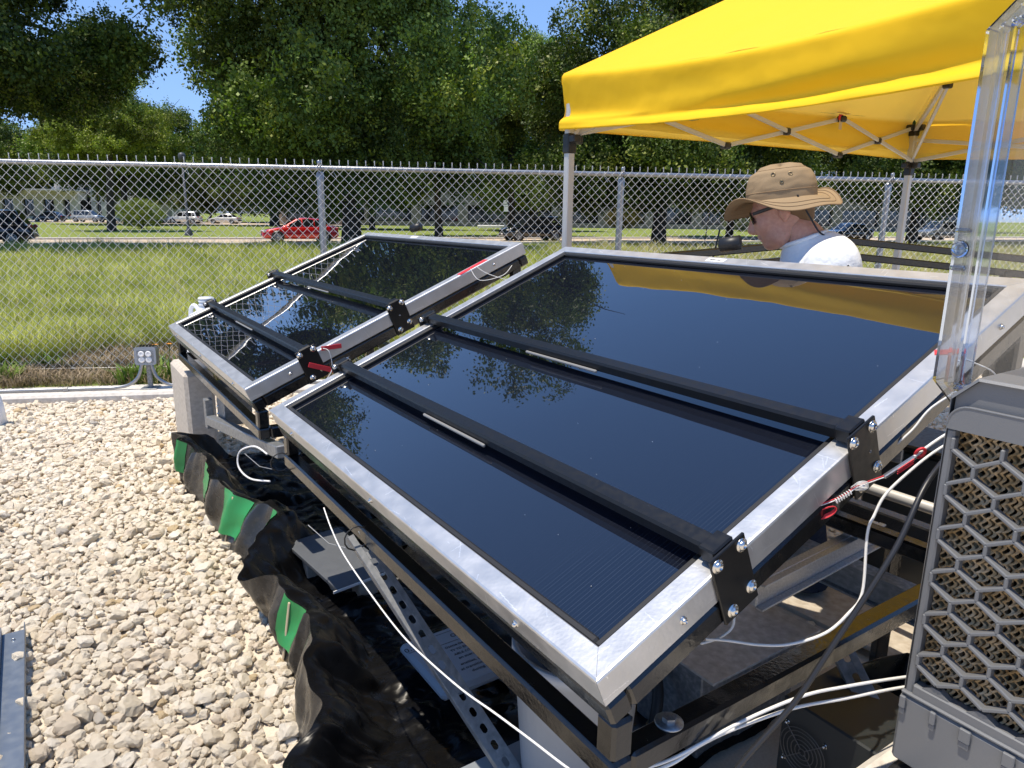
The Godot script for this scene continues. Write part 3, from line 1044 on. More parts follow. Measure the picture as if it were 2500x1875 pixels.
func stand(label: String, base: Vector3, lx: float, ly: float) -> Node3D:
	# black welded square tube: a tilted rectangle under the frame, a level one below, posts between. Axes: HB at the low corner
	var xf := Transform3D(HB.basis, Vector3(base.x, 0, base.z))
	var t := thing("steel_stand", label, "stand", xf, "black steel stands")
	var ti := xf.affine_inverse() * Transform3D(PX.basis, base)      # tilted axes in the level ones
	var w := .046
	var y := -.055 - .006 - w / 2
	var run := ly * cos(ti.basis.z.angle_to(Vector3(0, 0, 1)))
	var parts := [
		[Vector3(0, y, -w / 2), Vector3(lx, y, -w / 2)], [Vector3(0, y, -ly + w / 2), Vector3(lx, y, -ly + w / 2)],
		[Vector3(w / 2, y, -w), Vector3(w / 2, y, -ly + w)], [Vector3(lx - w / 2, y, -w), Vector3(lx - w / 2, y, -ly + w)]]
	for p in parts:
		var st := S()
		beam(st, ti * p[0], ti * p[1], w, w, ti.basis.y, .006)
		put("tilted_tube", st, mt.black, t)
	var zo: float = (ti * Vector3(0, y - w / 2, 0)).z
	var hy := .642
	for p in [[Vector3(0, hy, zo - w / 2), Vector3(lx, hy, zo - w / 2)], [Vector3(0, hy, -run + w / 2), Vector3(lx, hy, -run + w / 2)], [Vector3(w / 2, hy + .0005, zo - w), Vector3(w / 2, hy + .0005, -run + w)], [Vector3(lx - w / 2, hy + .0005, zo - w), Vector3(lx - w / 2, hy + .0005, -run + w)]]:
		var st := S()
		beam(st, p[0], p[1], w, w, Vector3.UP, .006)
		put("level_beam", st, mt.black, t)
	for sx in [w / 2, lx - w / 2]:
		for sz in [zo - w / 2, -run + w / 2]:
			var top := (ti * Vector3(sx, y - w / 2 + .004, 0)).y + (0.0 if sz > -.2 else run * tan(ti.basis.z.angle_to(Vector3(0, 0, 1))))
			var st := S()
			beam(st, Vector3(sx, hy + w / 2, sz), Vector3(sx, top, sz), w - .002, w - .002, Vector3.BACK, .006)
			put("post", st, mt.black, t)
			if sz < -.2:
				st = S()
				beam(st, Vector3(sx, 0, sz), Vector3(sx, hy - w / 2, sz), w - .002, w - .002, Vector3.BACK, .006)
				put("leg", st, mt.black, t)
	return t

func make_collectors() -> void:
	var lx := 1.753
	var near := collector("large dark glass collector in the foreground, its near corner facing the viewer", PX, lx, 1.39, [.30, .68], .80, .84, "Winster")
	var off := PX * Transform3D(Basis.IDENTITY, Vector3(-2.195, 0, 0))
	var far := collector("smaller looking dark glass collector behind on the left, mirroring the trees and fence", off, 1.855, 1.40, [.275, .70], .60, .76, "")
	stand("black tube stand under the foreground collector, welded post at its near corner", PB, lx, 1.39)
	stand("black tube stand under the left rear collector beside the concrete block", off.origin, 1.855, 1.40)
	# galvanised nut and washer on the level beam, plus the drilled holes
	var wt := thing("washer_bolt", "big washer and hex bolt on the black beam below the near corner", "bolt", Transform3D(HB.basis, HB * Vector3(lx - .024, .6655, -.19)))
	var st := S()
	lathe(st, [Vector2(.0245, 0), Vector2(.0245, .002), Vector2(.0235, .003), Vector2(.0, .003)], Transform3D.IDENTITY, 26)
	put("washer", st, mt.galv2, wt)
	st = S()
	prism(st, hexagon(.0125), .003, .0125, Transform3D(Basis(Vector3.RIGHT, -PI / 2), Vector3.ZERO))
	lathe(st, [Vector2(.010, .0125), Vector2(.0, .0135)], Transform3D.IDENTITY, 12)
	put("bolt_head", st, mt.galv2, wt)

func hexagon(r: float, turn := 0.0) -> PackedVector2Array:
	var p := PackedVector2Array()
	for k in 6: p.append(Vector2(cos(TAU * k / 6 + turn), sin(TAU * k / 6 + turn)) * r)
	return p

# ---------------------------------------------------------------- canopy
func make_canopy() -> void:
	var o := Vector3(.2494, 0, -3.927)
	var a := Vector3(2.585, 0, -1.526).normalized()
	var b := Vector3(-a.z, 0, a.x)
	var w := 3.105
	var xf := Transform3D(Basis(a, Vector3.UP, b), o)
	var t := thing("pop_up_canopy", "yellow pop-up canopy tent on grey legs over the test bed", "canopy", xf)
	var ev := 2.214
	var pk := 3.07
	var corners := [Vector3(0, 0, 0), Vector3(w, 0, 0), Vector3(w, 0, w), Vector3(0, 0, w)]
	var mid := Vector3(w / 2, pk, w / 2)
	var n := FastNoiseLite.new()
	n.seed = 12
	n.frequency = 0.9
	# roof: four sagging slopes
	for k in 4:
		var p: Vector3 = corners[k] + Vector3.UP * ev
		var q: Vector3 = corners[(k + 1) % 4] + Vector3.UP * ev
		var out := (p + q) * 0.5 - Vector3(w / 2, ev, w / 2)
		out = out.normalized()
		var st := S(true)
		var sag := .035 if k == 0 else .105
		var f := func(u: float, v: float) -> Vector3:
			var e := p.lerp(q, u)
			var r := e.lerp(mid, v)
			var side := sin(PI * u)
			r.y -= 0.05 * side * sin(PI * pow(v, .8)) + sag * side * pow(1.0 - v, 2.0)
			r.y += 0.012 * n.get_noise_2d(r.x * 2.2, r.z * 2.2) * (1.0 - v) * side
			return r
		sheet(st, 40, 24, f)
		put("roof_slope", st, mt.cloth, t)
		# valance: hangs from the eave, its stitched hem kicks outwards
		st = S(true)
		var prof := [Vector2(0, 0), Vector2(.013, -.022), Vector2(.006, -.081), Vector2(-.008, -.151), Vector2(-.022, -.205), Vector2(-.010, -.230), Vector2(.014, -.250), Vector2(.026, -.270), Vector2(.024, -.277)]
		var g := func(u: float, v: float) -> Vector3:
			var x := v * 8.0
			var i := mini(int(x), 7)
			var pr: Vector2 = (prof[i] as Vector2).cubic_interpolate(prof[i + 1], prof[maxi(i - 1, 0)], prof[mini(i + 2, 8)], x - i)
			var e := p.lerp(q, u)
			var side := sin(PI * u)
			e.y -= sag * side
			var wav := 0.012 * n.get_noise_2d(u * 4.0 + k * 9.0, v * 0.6) * smoothstep(0.0, .5, v)
			var fold := 0.022 * exp(-pow((v - .40 - (u - .55) * .5) / .13, 2.0)) * smoothstep(.30, .55, u)
			var cw := 0.012 * sin(v * 14.0 + u * 20.0) * exp(-u * 10.0)
			e += out * (pr.x * (1.0 + .2 * n.get_noise_2d(u * 14.0, 9.0)) + wav + fold + cw)
			e.y += pr.y * (1.0 - 0.16 * side)
			return e
		sheet(st, 110, 32, g)
		put("valance", st, mt.cloth, t)
	# legs, fixed top bracket and sliding bracket
	for k in 4:
		var c: Vector3 = corners[k] + (Vector3(w / 2, 0, w / 2) - corners[k]) * .018
		var st := S()
		box(st, c + Vector3(0, ev * .5 - .04, 0), Vector3(.043, ev - .09, .043), Basis.IDENTITY, .005)
		var leg := put("leg", st, mt.leg, t)
		for by in [1.869, 2.132]:
			st = S()
			box(st, c + Vector3(0, by, 0), Vector3(.056, .10 if by < 2.0 else .07, .056), Basis.IDENTITY, .006)
			for d in [Vector3.RIGHT, Vector3.BACK]:
				var s := signf((Vector3(w / 2, 0, w / 2) - c).dot(d))
				box(st, c + d * s * .046 + Vector3(0, by + .02, 0), Vector3(.05, .04, .05), Basis.IDENTITY, .006)
			put("bracket", st, mt.plastic, leg)
		st = S()
		box(st, c + Vector3(0, .006, 0), Vector3(.10, .012, .10), Basis.IDENTITY, .003)
		put("foot", st, mt.leg, leg)
		# hip rafter to the peak with its brace
		var peak := Vector3(w / 2, pk - .1, w / 2)
		st = S()
		beam(st, c + Vector3(0, 2.132, 0), c.lerp(peak, .5) + Vector3(0, 2.132 * .5 - .0, 0), .025, .03)
		beam(st, c.lerp(peak, .5) + Vector3(0, 2.132 * .5, 0), peak, .022, .026)
		put("rafter", st, mt.leg, t)
		st = S()
		beam(st, c + Vector3(0, 1.90, 0), c.lerp(peak, .30) + Vector3(0, 2.132 * .70 - .05, 0), .02, .024)
		put("brace", st, mt.leg, t)
		st = S()
		box(st, c.lerp(peak, .30) + Vector3(0, 2.132 * .70 - .04, 0), Vector3(.05, .05, .05), Basis.IDENTITY, .008)
		put("joint", st, mt.plastic, t)
	# scissor trusses along the sides
	for k in 4:
		var p: Vector3 = corners[k]
		var q: Vector3 = corners[(k + 1) % 4]
		var inw := (Vector3(w / 2, 0, w / 2) - (p + q) * .5).normalized() * .05
		var d := (q - p).normalized()
		var ts := [.02, .37, .71, .98]
		for j in 3:
			for s in 2:
				var lo := 1.92
				var hi := 2.149 if k == 0 else 2.065
				var x0: Vector3 = p.lerp(q, ts[j]) + inw + inw * (0.26 if s else -0.26) + Vector3(0, lo if s == 0 else hi, 0)
				var x1: Vector3 = p.lerp(q, ts[j + 1]) + inw + inw * (0.26 if s else -0.26) + Vector3(0, hi if s == 0 else lo, 0)
				var st := S()
				beam(st, x0, x1, .012, .026)
				put("truss_bar", st, mt.leg, t)
			var jb := Basis(d, Vector3.UP, d.cross(Vector3.UP))
			var js := [[p.lerp(q, (ts[j] + ts[j + 1]) * .5) + inw + Vector3(0, 2.035 if k == 0 else 1.993, 0), Vector3(.045, .045, .045)]]
			if j < 2:
				for y in [1.92, 2.149 if k == 0 else 2.065]: js.append([p.lerp(q, ts[j + 1]) + inw + Vector3(0, y, 0), Vector3(.06, .04, .05)])
			for e in js:
				var st := S()
				box(st, e[0], e[1], jb, .01)
				put("joint", st, mt.plastic, t)
	# care tag on the second joint of the far side
	var st := S()
	var tp := Vector3(w * .71, 2.185, .06)
	box(st, tp, Vector3(.10, .002, .07), Basis.from_euler(Vector3(.3, .4, .15)))
	box(st, tp + Vector3(-.02, -.075, 0), Vector3(.03, .06, .002))
	put("care_tag", st, mt.lath, t)
	st = S()
	box(st, tp + Vector3(-.025, -.028, 0), Vector3(.035, .035, .008))
	put("tag_seal", st, mt.red, t)

# ---------------------------------------------------------------- person
func ell(p: Vector3, c: Vector3, r: Vector3) -> float:
	var k0 := ((p - c) / r).length()
	var k1 := ((p - c) / (r * r)).length()
	return k0 * (k0 - 1.0) / maxf(k1, 1e-6)

func cone(p: Vector3, a: Vector3, b: Vector3, ra: float, rb: float) -> float:
	var d := b - a
	var h := clampf((p - a).dot(d) / d.length_squared(), 0, 1)
	return (p - a - d * h).length() - lerpf(ra, rb, h)

func nets(st: SurfaceTool, prims: Array, cell: float, k: float, xf := Transform3D.IDENTITY, cut = null) -> void:
	# prims: [a, b, ra, rb] tapered capsules or [centre, radii] ellipsoids, joined smoothly and meshed as surface nets
	var lo := Vector3.ONE * 1e9
	var hi := -lo
	for p in prims:
		var r: Vector3 = p[1] if p.size() == 2 else Vector3.ONE * maxf(p[2], p[3])
		for q in ([p[0]] if p.size() == 2 else [p[0], p[1]]):
			lo = lo.min(q - r); hi = hi.max(q + r)
	lo -= Vector3.ONE * (k + cell * 2)
	hi += Vector3.ONE * (k + cell * 2)
	var nx := int((hi.x - lo.x) / cell) + 2
	var ny := int((hi.y - lo.y) / cell) + 2
	var nz := int((hi.z - lo.z) / cell) + 2
	var f := PackedFloat32Array()
	f.resize(nx * ny * nz)
	f.fill(1.0)
	for p in prims:
		var r: Vector3 = p[1] if p.size() == 2 else Vector3.ONE * maxf(p[2], p[3])
		var pa: Vector3 = p[0]
		var pb: Vector3 = p[0] if p.size() == 2 else p[1]
		var m := Vector3.ONE * (k * 1.2 + cell * 2)
		var l := ((pa.min(pb) - r - m - lo) / cell).floor()
		var h := ((pa.max(pb) + r + m - lo) / cell).ceil()
		for z in range(maxi(0, int(l.z)), mini(nz, int(h.z) + 1)):
			for y in range(maxi(0, int(l.y)), mini(ny, int(h.y) + 1)):
				for x in range(maxi(0, int(l.x)), mini(nx, int(h.x) + 1)):
					var q := lo + Vector3(x, y, z) * cell
					var d := ell(q, pa, r) if p.size() == 2 else cone(q, pa, pb, p[2], p[3])
					var i := (z * ny + y) * nx + x
					var e := f[i]
					var t := maxf(k - absf(d - e), 0.0) / k
					f[i] = minf(d, e) - t * t * k * 0.25
	if cut != null:
		for z in nz:
			for y in ny:
				for x in nx:
					var i := (z * ny + y) * nx + x
					if f[i] < cell * 3: f[i] = maxf(f[i], cut.call(lo + Vector3(x, y, z) * cell))
	var at := {}
	var sx := 1
	var sy := nx
	var sz := nx * ny
	var corner := [0, sx, sy, sx + sy, sz, sz + sx, sz + sy, sz + sx + sy]
	var cp := [Vector3(0, 0, 0), Vector3(1, 0, 0), Vector3(0, 1, 0), Vector3(1, 1, 0), Vector3(0, 0, 1), Vector3(1, 0, 1), Vector3(0, 1, 1), Vector3(1, 1, 1)]
	var edges := [[0, 1], [2, 3], [4, 5], [6, 7], [0, 2], [1, 3], [4, 6], [5, 7], [0, 4], [1, 5], [2, 6], [3, 7]]
	for z in nz - 1:
		for y in ny - 1:
			var i := (z * ny + y) * nx
			for x in nx - 1:
				var v0 := f[i]
				if absf(v0) < cell * 2.2:
					var any := false
					for c in 8:
						if (f[i + corner[c]] < 0.0) != (v0 < 0.0):
							any = true
							break
					if any:
						var s := Vector3.ZERO
						var cnt := 0
						for e in edges:
							var a := f[i + corner[e[0]]]
							var b := f[i + corner[e[1]]]
							if (a < 0.0) != (b < 0.0):
								s += (cp[e[0]] as Vector3).lerp(cp[e[1]], a / (a - b))
								cnt += 1
						at[i] = xf * (lo + (Vector3(x, y, z) + s / cnt) * cell)
				i += 1
	st.set_smooth_group(0)
	for i in at:
		for ax in 3:
			var d: int = [sx, sy, sz][ax]
			var u: int = [sy, sz, sx][ax]
			var v: int = [sz, sx, sy][ax]
			if (f[i] < 0.0) != (f[i + d] < 0.0) and at.has(i - u) and at.has(i - v) and at.has(i - u - v):
				var o := xf.basis * (Vector3.RIGHT if ax == 0 else Vector3.UP if ax == 1 else Vector3.BACK) * (1.0 if f[i] < 0.0 else -1.0)
				quad(st, at[i], at[i - u], at[i - u - v], at[i - v], o)

func make_person() -> void:
	var fw := Vector3(-.94, 0, -.35).normalized()
	var lf := Vector3.UP.cross(fw)
	var t := thing("person", "person in tan bucket hat, sunglasses and white t-shirt leaning over behind the collector", "person", Transform3D(Basis(lf, Vector3.UP, fw), Vector3(1.105, .045, -2.55)))
	# x left, y up, z forwards
	var hip := Vector3(.035, .90, -.04)
	var chest := Vector3(.125, 1.19, .030)
	var neck := Vector3(.125, 1.365, .068)
	var head := Vector3(.125, 1.470, .160)
	var shl := Vector3(.292, 1.308, -.008)
	var shr := Vector3(-.042, 1.308, -.008)
	var ell_ := Vector3(.36, 1.06, .05)
	var elr := Vector3(-.10, 1.06, .07)
	var wrl := Vector3(.28, .98, .30)
	var wrr := Vector3(-.02, .98, .31)
	var body := [
		[hip + Vector3(0, .02, 0), Vector3(.165, .12, .115)], [chest, Vector3(.165, .17, .115)], [hip.lerp(chest, .45), Vector3(.145, .14, .10)],
		[chest + Vector3(.01, .12, 0), neck + Vector3(0, .01, .0), .085, .060], [neck, head + Vector3(0, -.05, -.055), .060, .056], [shl, shr, .065, .065],
		[shl, ell_, .058, .045], [ell_, wrl, .043, .029], [shr, elr, .058, .045], [elr, wrr, .043, .029],
		[hip + Vector3(.085, -.03, 0), Vector3(.045, .47, .0), .088, .060], [Vector3(.045, .47, .0), Vector3(-.06, .08, -.07), .056, .036],
		[hip + Vector3(-.085, -.03, 0), Vector3(-.155, .47, .01), .088, .060], [Vector3(-.155, .47, .01), Vector3(-.29, .08, -.05), .056, .036],
		[Vector3(-.06, .05, -.08), Vector3(-.05, .03, .08), .035, .03], [Vector3(-.29, .05, -.06), Vector3(-.30, .03, .10), .035, .03]]
	var st := S(true)
	nets(st, body, .013, .035)
	# head, on axes of its own: pitched down towards the work
	var hx := Transform3D(Basis(Vector3.RIGHT, deg_to_rad(21)), head)
	var hp := [
		[Vector3(0, .035, -.012), Vector3(.073, .088, .094)], [Vector3(0, -.02, .025), Vector3(.064, .085, .068)], [Vector3(0, -.035, .0), Vector3(.058, .062, .066)],
		[Vector3(0, -.083, .058), Vector3(.027, .024, .026)], [Vector3(.03, -.07, .022), Vector3(-.03, -.07, .022), .036, .036],
		[Vector3(0, .018, .086), Vector3(0, -.020, .107), .010, .0125], [Vector3(.010, -.025, .097), Vector3(-.010, -.025, .097), .009, .009],
		[Vector3(.035, .030, .077), Vector3(-.035, .030, .077), .014, .014],
		[Vector3(.038, -.012, .062), Vector3(.030, -.016, .066), .022, .022], [Vector3(-.038, -.012, .062), Vector3(-.030, -.016, .066), .022, .022]]
	nets(st, hp, .0042, .018, hx)
	var lips := [[Vector3(.018, -.0505, .083), Vector3(-.018, -.0505, .083), .0065, .0065], [Vector3(0, -.050, .088), Vector3(0.0, -.050, .0885), .0065, .0065], [Vector3(.014, -.062, .081), Vector3(-.014, -.062, .081), .0072, .0072]]
	nets(st, lips, .003, .007, hx)
	for s in [1.0, -1.0]:
		var ear := [[Vector3(s * .073, .016, -.004), Vector3(s * .082, .022, -.020), .006, .008], [Vector3(s * .082, .022, -.020), Vector3(s * .080, -.004, -.020), .008, .007], [Vector3(s * .080, -.004, -.020), Vector3(s * .072, -.022, -.006), .007, .007], [Vector3(s * .073, .0, -.008), Vector3(.012, .022, .016)]]
		nets(st, ear, .003, .006, hx)
	# hands closed on a tool handle
	for e in [[wrl, elr * 0.0 + ell_, 1.0], [wrr, elr, -1.0]]:
		var d: Vector3 = ((e[0] as Vector3) - e[1]).normalized()
		var sd: Vector3 = d.cross(Vector3.UP).normalized()
		var dn: Vector3 = d.cross(sd).normalized()
		if dn.y > 0: dn = -dn
		var w: Vector3 = e[0]
		var hand := [[w - d * .01, w + d * .03, .026, .026], [w + d * .03 + sd * .02, w + d * .085 + sd * .028, .016, .013], [w + d * .03 - sd * .02, w + d * .085 - sd * .028, .016, .013], [w + d * .03, w + d * .088, .018, .014]]
		for k in 4:
			var o: float = -.03 + .02 * k
			var lg: float = [.036, .042, .040, .031][k]
			var r: Vector3 = w + d * .088 + sd * o
			var m: Vector3 = r + d * lg * .8 + dn * .016
			var m2: Vector3 = m + d * .004 + dn * .026
			hand.append([r, m, .0095, .0085]); hand.append([m, m2, .0085, .008]); hand.append([m2, m2 - d * .018 + dn * .004, .008, .007])
		var th: Vector3 = w + d * .03 - sd * .024 * e[2]
		hand.append([th, th + d * .035 - sd * .018 * e[2] + dn * .012, .012, .0105])
		hand.append([th + d * .035 - sd * .018 * e[2] + dn * .012, th + d * .062 - sd * .010 * e[2] + dn * .026, .0105, .009])
		nets(st, hand, .004, .008)
	put("body", st, mt.skin, t)
	# hair at the nape, below the hat
	st = S(true)
	nets(st, [[Vector3(0, .03, -.035), Vector3(.074, .076, .082)], [Vector3(0, -.02, -.070), Vector3(.048, .05, .030)]], .005, .02, hx, func(p): return maxf(maxf(p.z + .012, p.y - .03), -p.y - .058))
	put("hair", st, mt.hair, t)
	# t-shirt
	st = S(true)
	var nk := Vector3(.125, 1.387, .081)
	var up := Vector3(0, .927, .374)
	var ua := [[hip + Vector3(0, .05, 0), Vector3(.185, .15, .135)], [chest, Vector3(.188, .185, .137)], [hip.lerp(chest, .45), Vector3(.168, .16, .122)], [chest + Vector3(0, .12, .01), nk + Vector3(0, .03, .012), .115, .066], [shl, shr, .080, .080], [chest + Vector3(0, .06, -.045), Vector3(.16, .15, .095)], [hip + Vector3(0, -.06, 0), Vector3(.185, .08, .13)]]
	nets(st, ua, .0125, .035, Transform3D.IDENTITY, func(p): return maxf((p - nk).dot(up), .83 - p.y))
	nets(st, [[shl, shl.lerp(ell_, .75), .084, .078]], .0125, .03, Transform3D.IDENTITY, func(p): return (p - shl.lerp(ell_, .66)).dot((ell_ - shl).normalized()))
	nets(st, [[shr, shr.lerp(elr, .75), .084, .078]], .0125, .03, Transform3D.IDENTITY, func(p): return (p - shr.lerp(elr, .66)).dot((elr - shr).normalized()))
	put("t_shirt", st, mt.shirt, t)
	# collar rib
	st = S(true)
	var ax := ring_axes(up, Vector3.BACK)
	var col: Array = []
	for k in 26:
		var a := TAU * k / 26
		col.append(nk + (ax[0] * cos(a) + ax[1] * sin(a)) * .0735)
	tube(st, col, .0085, 7, true)
	put("collar", st, mt.shirt, t)
	# jeans and shoes
	st = S(true)
	var jn := [[hip + Vector3(0, .0, 0), Vector3(.178, .12, .128)]]
	for s in [1.0, -1.0]:
		var kn := Vector3(.045, .47, .0) if s > 0 else Vector3(-.155, .47, .01)
		var an := Vector3(-.06, .09, -.07) if s > 0 else Vector3(-.29, .09, -.05)
		jn.append([hip + Vector3(s * .085, -.03, 0), kn, .102, .082])
		jn.append([kn, an, .080, .078])
		jn.append([an, an + Vector3(0, -.04, .015), .082, .092])
	nets(st, jn, .0125, .03, Transform3D.IDENTITY, func(p): return maxf(.03 - p.y, p.y - .97))
	put("jeans", st, mt.jeans, t)
	for s in [1.0, -1.0]:
		var kx: float = -.06 if s > 0 else -.29
		st = S(true)
		nets(st, [[Vector3(kx, .05, -.09), Vector3(kx + s * .01, .042, .10), .048, .042], [Vector3(kx, .09, -.06), Vector3(kx, .06, -.01), .048, .045]], .01, .02, Transform3D.IDENTITY, func(p): return -p.y)
		put("shoe", st, mt.plastic, t)
	# sunglasses
	st = S(true)
	for s in [1.0, -1.0]:
		var f := func(u: float, v: float) -> Vector3:
			var a := lerpf(-.62, .62, u)
			var yy := lerpf(.036, -.006, v) 
			return hx * Vector3(s * (.034 + .031 * sin(a)), yy + .004 * cos(a * 2.0), .074 + .024 * cos(a) - absf(v - .4) * .006)
		sheet(st, 8, 6, f, hx.basis.z)
	var gl := put("sunglasses", st, mt.lens, t)
	st = S()
	for s in [1.0, -1.0]:
		beam(st, hx * Vector3(s * .062, .030, .085), hx * Vector3(s * .080, .030, -.012), .004, .011, hx.basis.y)
	beam(st, hx * Vector3(.014, .026, .103), hx * Vector3(-.014, .026, .103), .005, .005, hx.basis.y)
	put("glasses_frame", st, mt.plastic, gl)
	# hat: crown with pleated band, wavy stitched brim
	var hh := Transform3D(Basis(Vector3.RIGHT, deg_to_rad(7)), Vector3(.125, 1.528, .166))
	st = S(true)
	var crown := [Vector2(.1, -.012), Vector2(.1, .008), Vector2(.099, .03), Vector2(.094, .055), Vector2(.083, .078), Vector2(.06, .094), Vector2(.03, .101), Vector2(0, .102)]
	var hn := FastNoiseLite.new()
	hn.seed = 4
	hn.frequency = 1.2
	var cf := func(u: float, v: float) -> Vector3:
		var i := v * 7.0
		var k := mini(int(i), 6)
		var pr: Vector2 = (crown[k] as Vector2).lerp(crown[k + 1], i - k)
		var a := u * TAU
		var rr := pr.x * (1.0 + .05 * hn.get_noise_3d(cos(a) * 1.4, v * 3.0, sin(a) * 1.4) * smoothstep(0.0, .3, v))
		return hh * Vector3(sin(a) * rr * .95, pr.y + (.006 * sin(a * 3.0) if k > 4 else 0.0), cos(a) * rr * 1.14)
	sheet(st, 56, 28, cf)
	var hat := put("hat", st, mt.khaki, t)
	st = S(true)
	var bf := func(u: float, v: float) -> Vector3:
		var a := u * TAU
		var rz := lerpf(.113, .187, v)
		var rx := lerpf(.094, .152, v)
		var drop := (-.026 - .008 * cos(a) + .030 * sin(a * 2.0) - .013 * cos(a * 4.0)) * pow(v, 1.3)
		return hh * Vector3(sin(a) * rx, -.008 + drop, cos(a) * rz)
	sheet(st, 72, 8, bf)
	put("brim", st, mt.khaki, hat)
	st = S(true)
	for q in [0.52, 0.76, 1.0]:
		var lp: Array = []
		for k in 72: lp.append((bf.call(k / 72.0, q) as Vector3) + Vector3(0, .0008, 0))
		tube(st, lp, .0012 if q < 1.0 else .0022, 4, true)
	var sm: Array = []
	for k in 56: sm.append(cf.call(k / 56.0, .20))
	tube(st, sm, .0014, 4, true)
	sm = []
	for k in 56: sm.append(cf.call(k / 56.0, .66))
	tube(st, sm, .0014, 4, true)
	put("stitching", st, mt.khaki2, hat)
	# eyelets on the left side, and the snap below them
	for e in [[.300, .50, .0060], [.215, .52, .0060], [.255, .36, .0048]]:
		var p0: Vector3 = cf.call(e[0], e[1])
		var nn: Vector3 = (cf.call(e[0] + .01, e[1]) - p0).cross(cf.call(e[0], e[1] + .02) - p0).normalized()
		if nn.dot(p0 - hh.origin) < 0: nn = -nn
		var b := Basis(Quaternion(Vector3.UP, nn))
		st = S(true)
		var lp: Array = []
		for k in 12: lp.append(p0 + b * (Vector3(cos(TAU * k / 12), 0, sin(TAU * k / 12)) * e[2]) + nn * .001)
		tube(st, lp, .0019, 6, true)
		lathe(st, [Vector2(e[2], 0), Vector2(0, .0002)], Transform3D(b, p0), 12)
		put("eyelet", st, mt.brass, hat)
	# chin cord down the back of the neck
	st = S(true)
	tube(st, curve([hh * Vector3(.09, -.004, -.05), neck + Vector3(.066, .085, -.005), neck + Vector3(.068, .045, -.035), neck + Vector3(.05, .02, -.085)], 6), .0028, 6)
	put("chin_cord", st, mt.cord, hat)

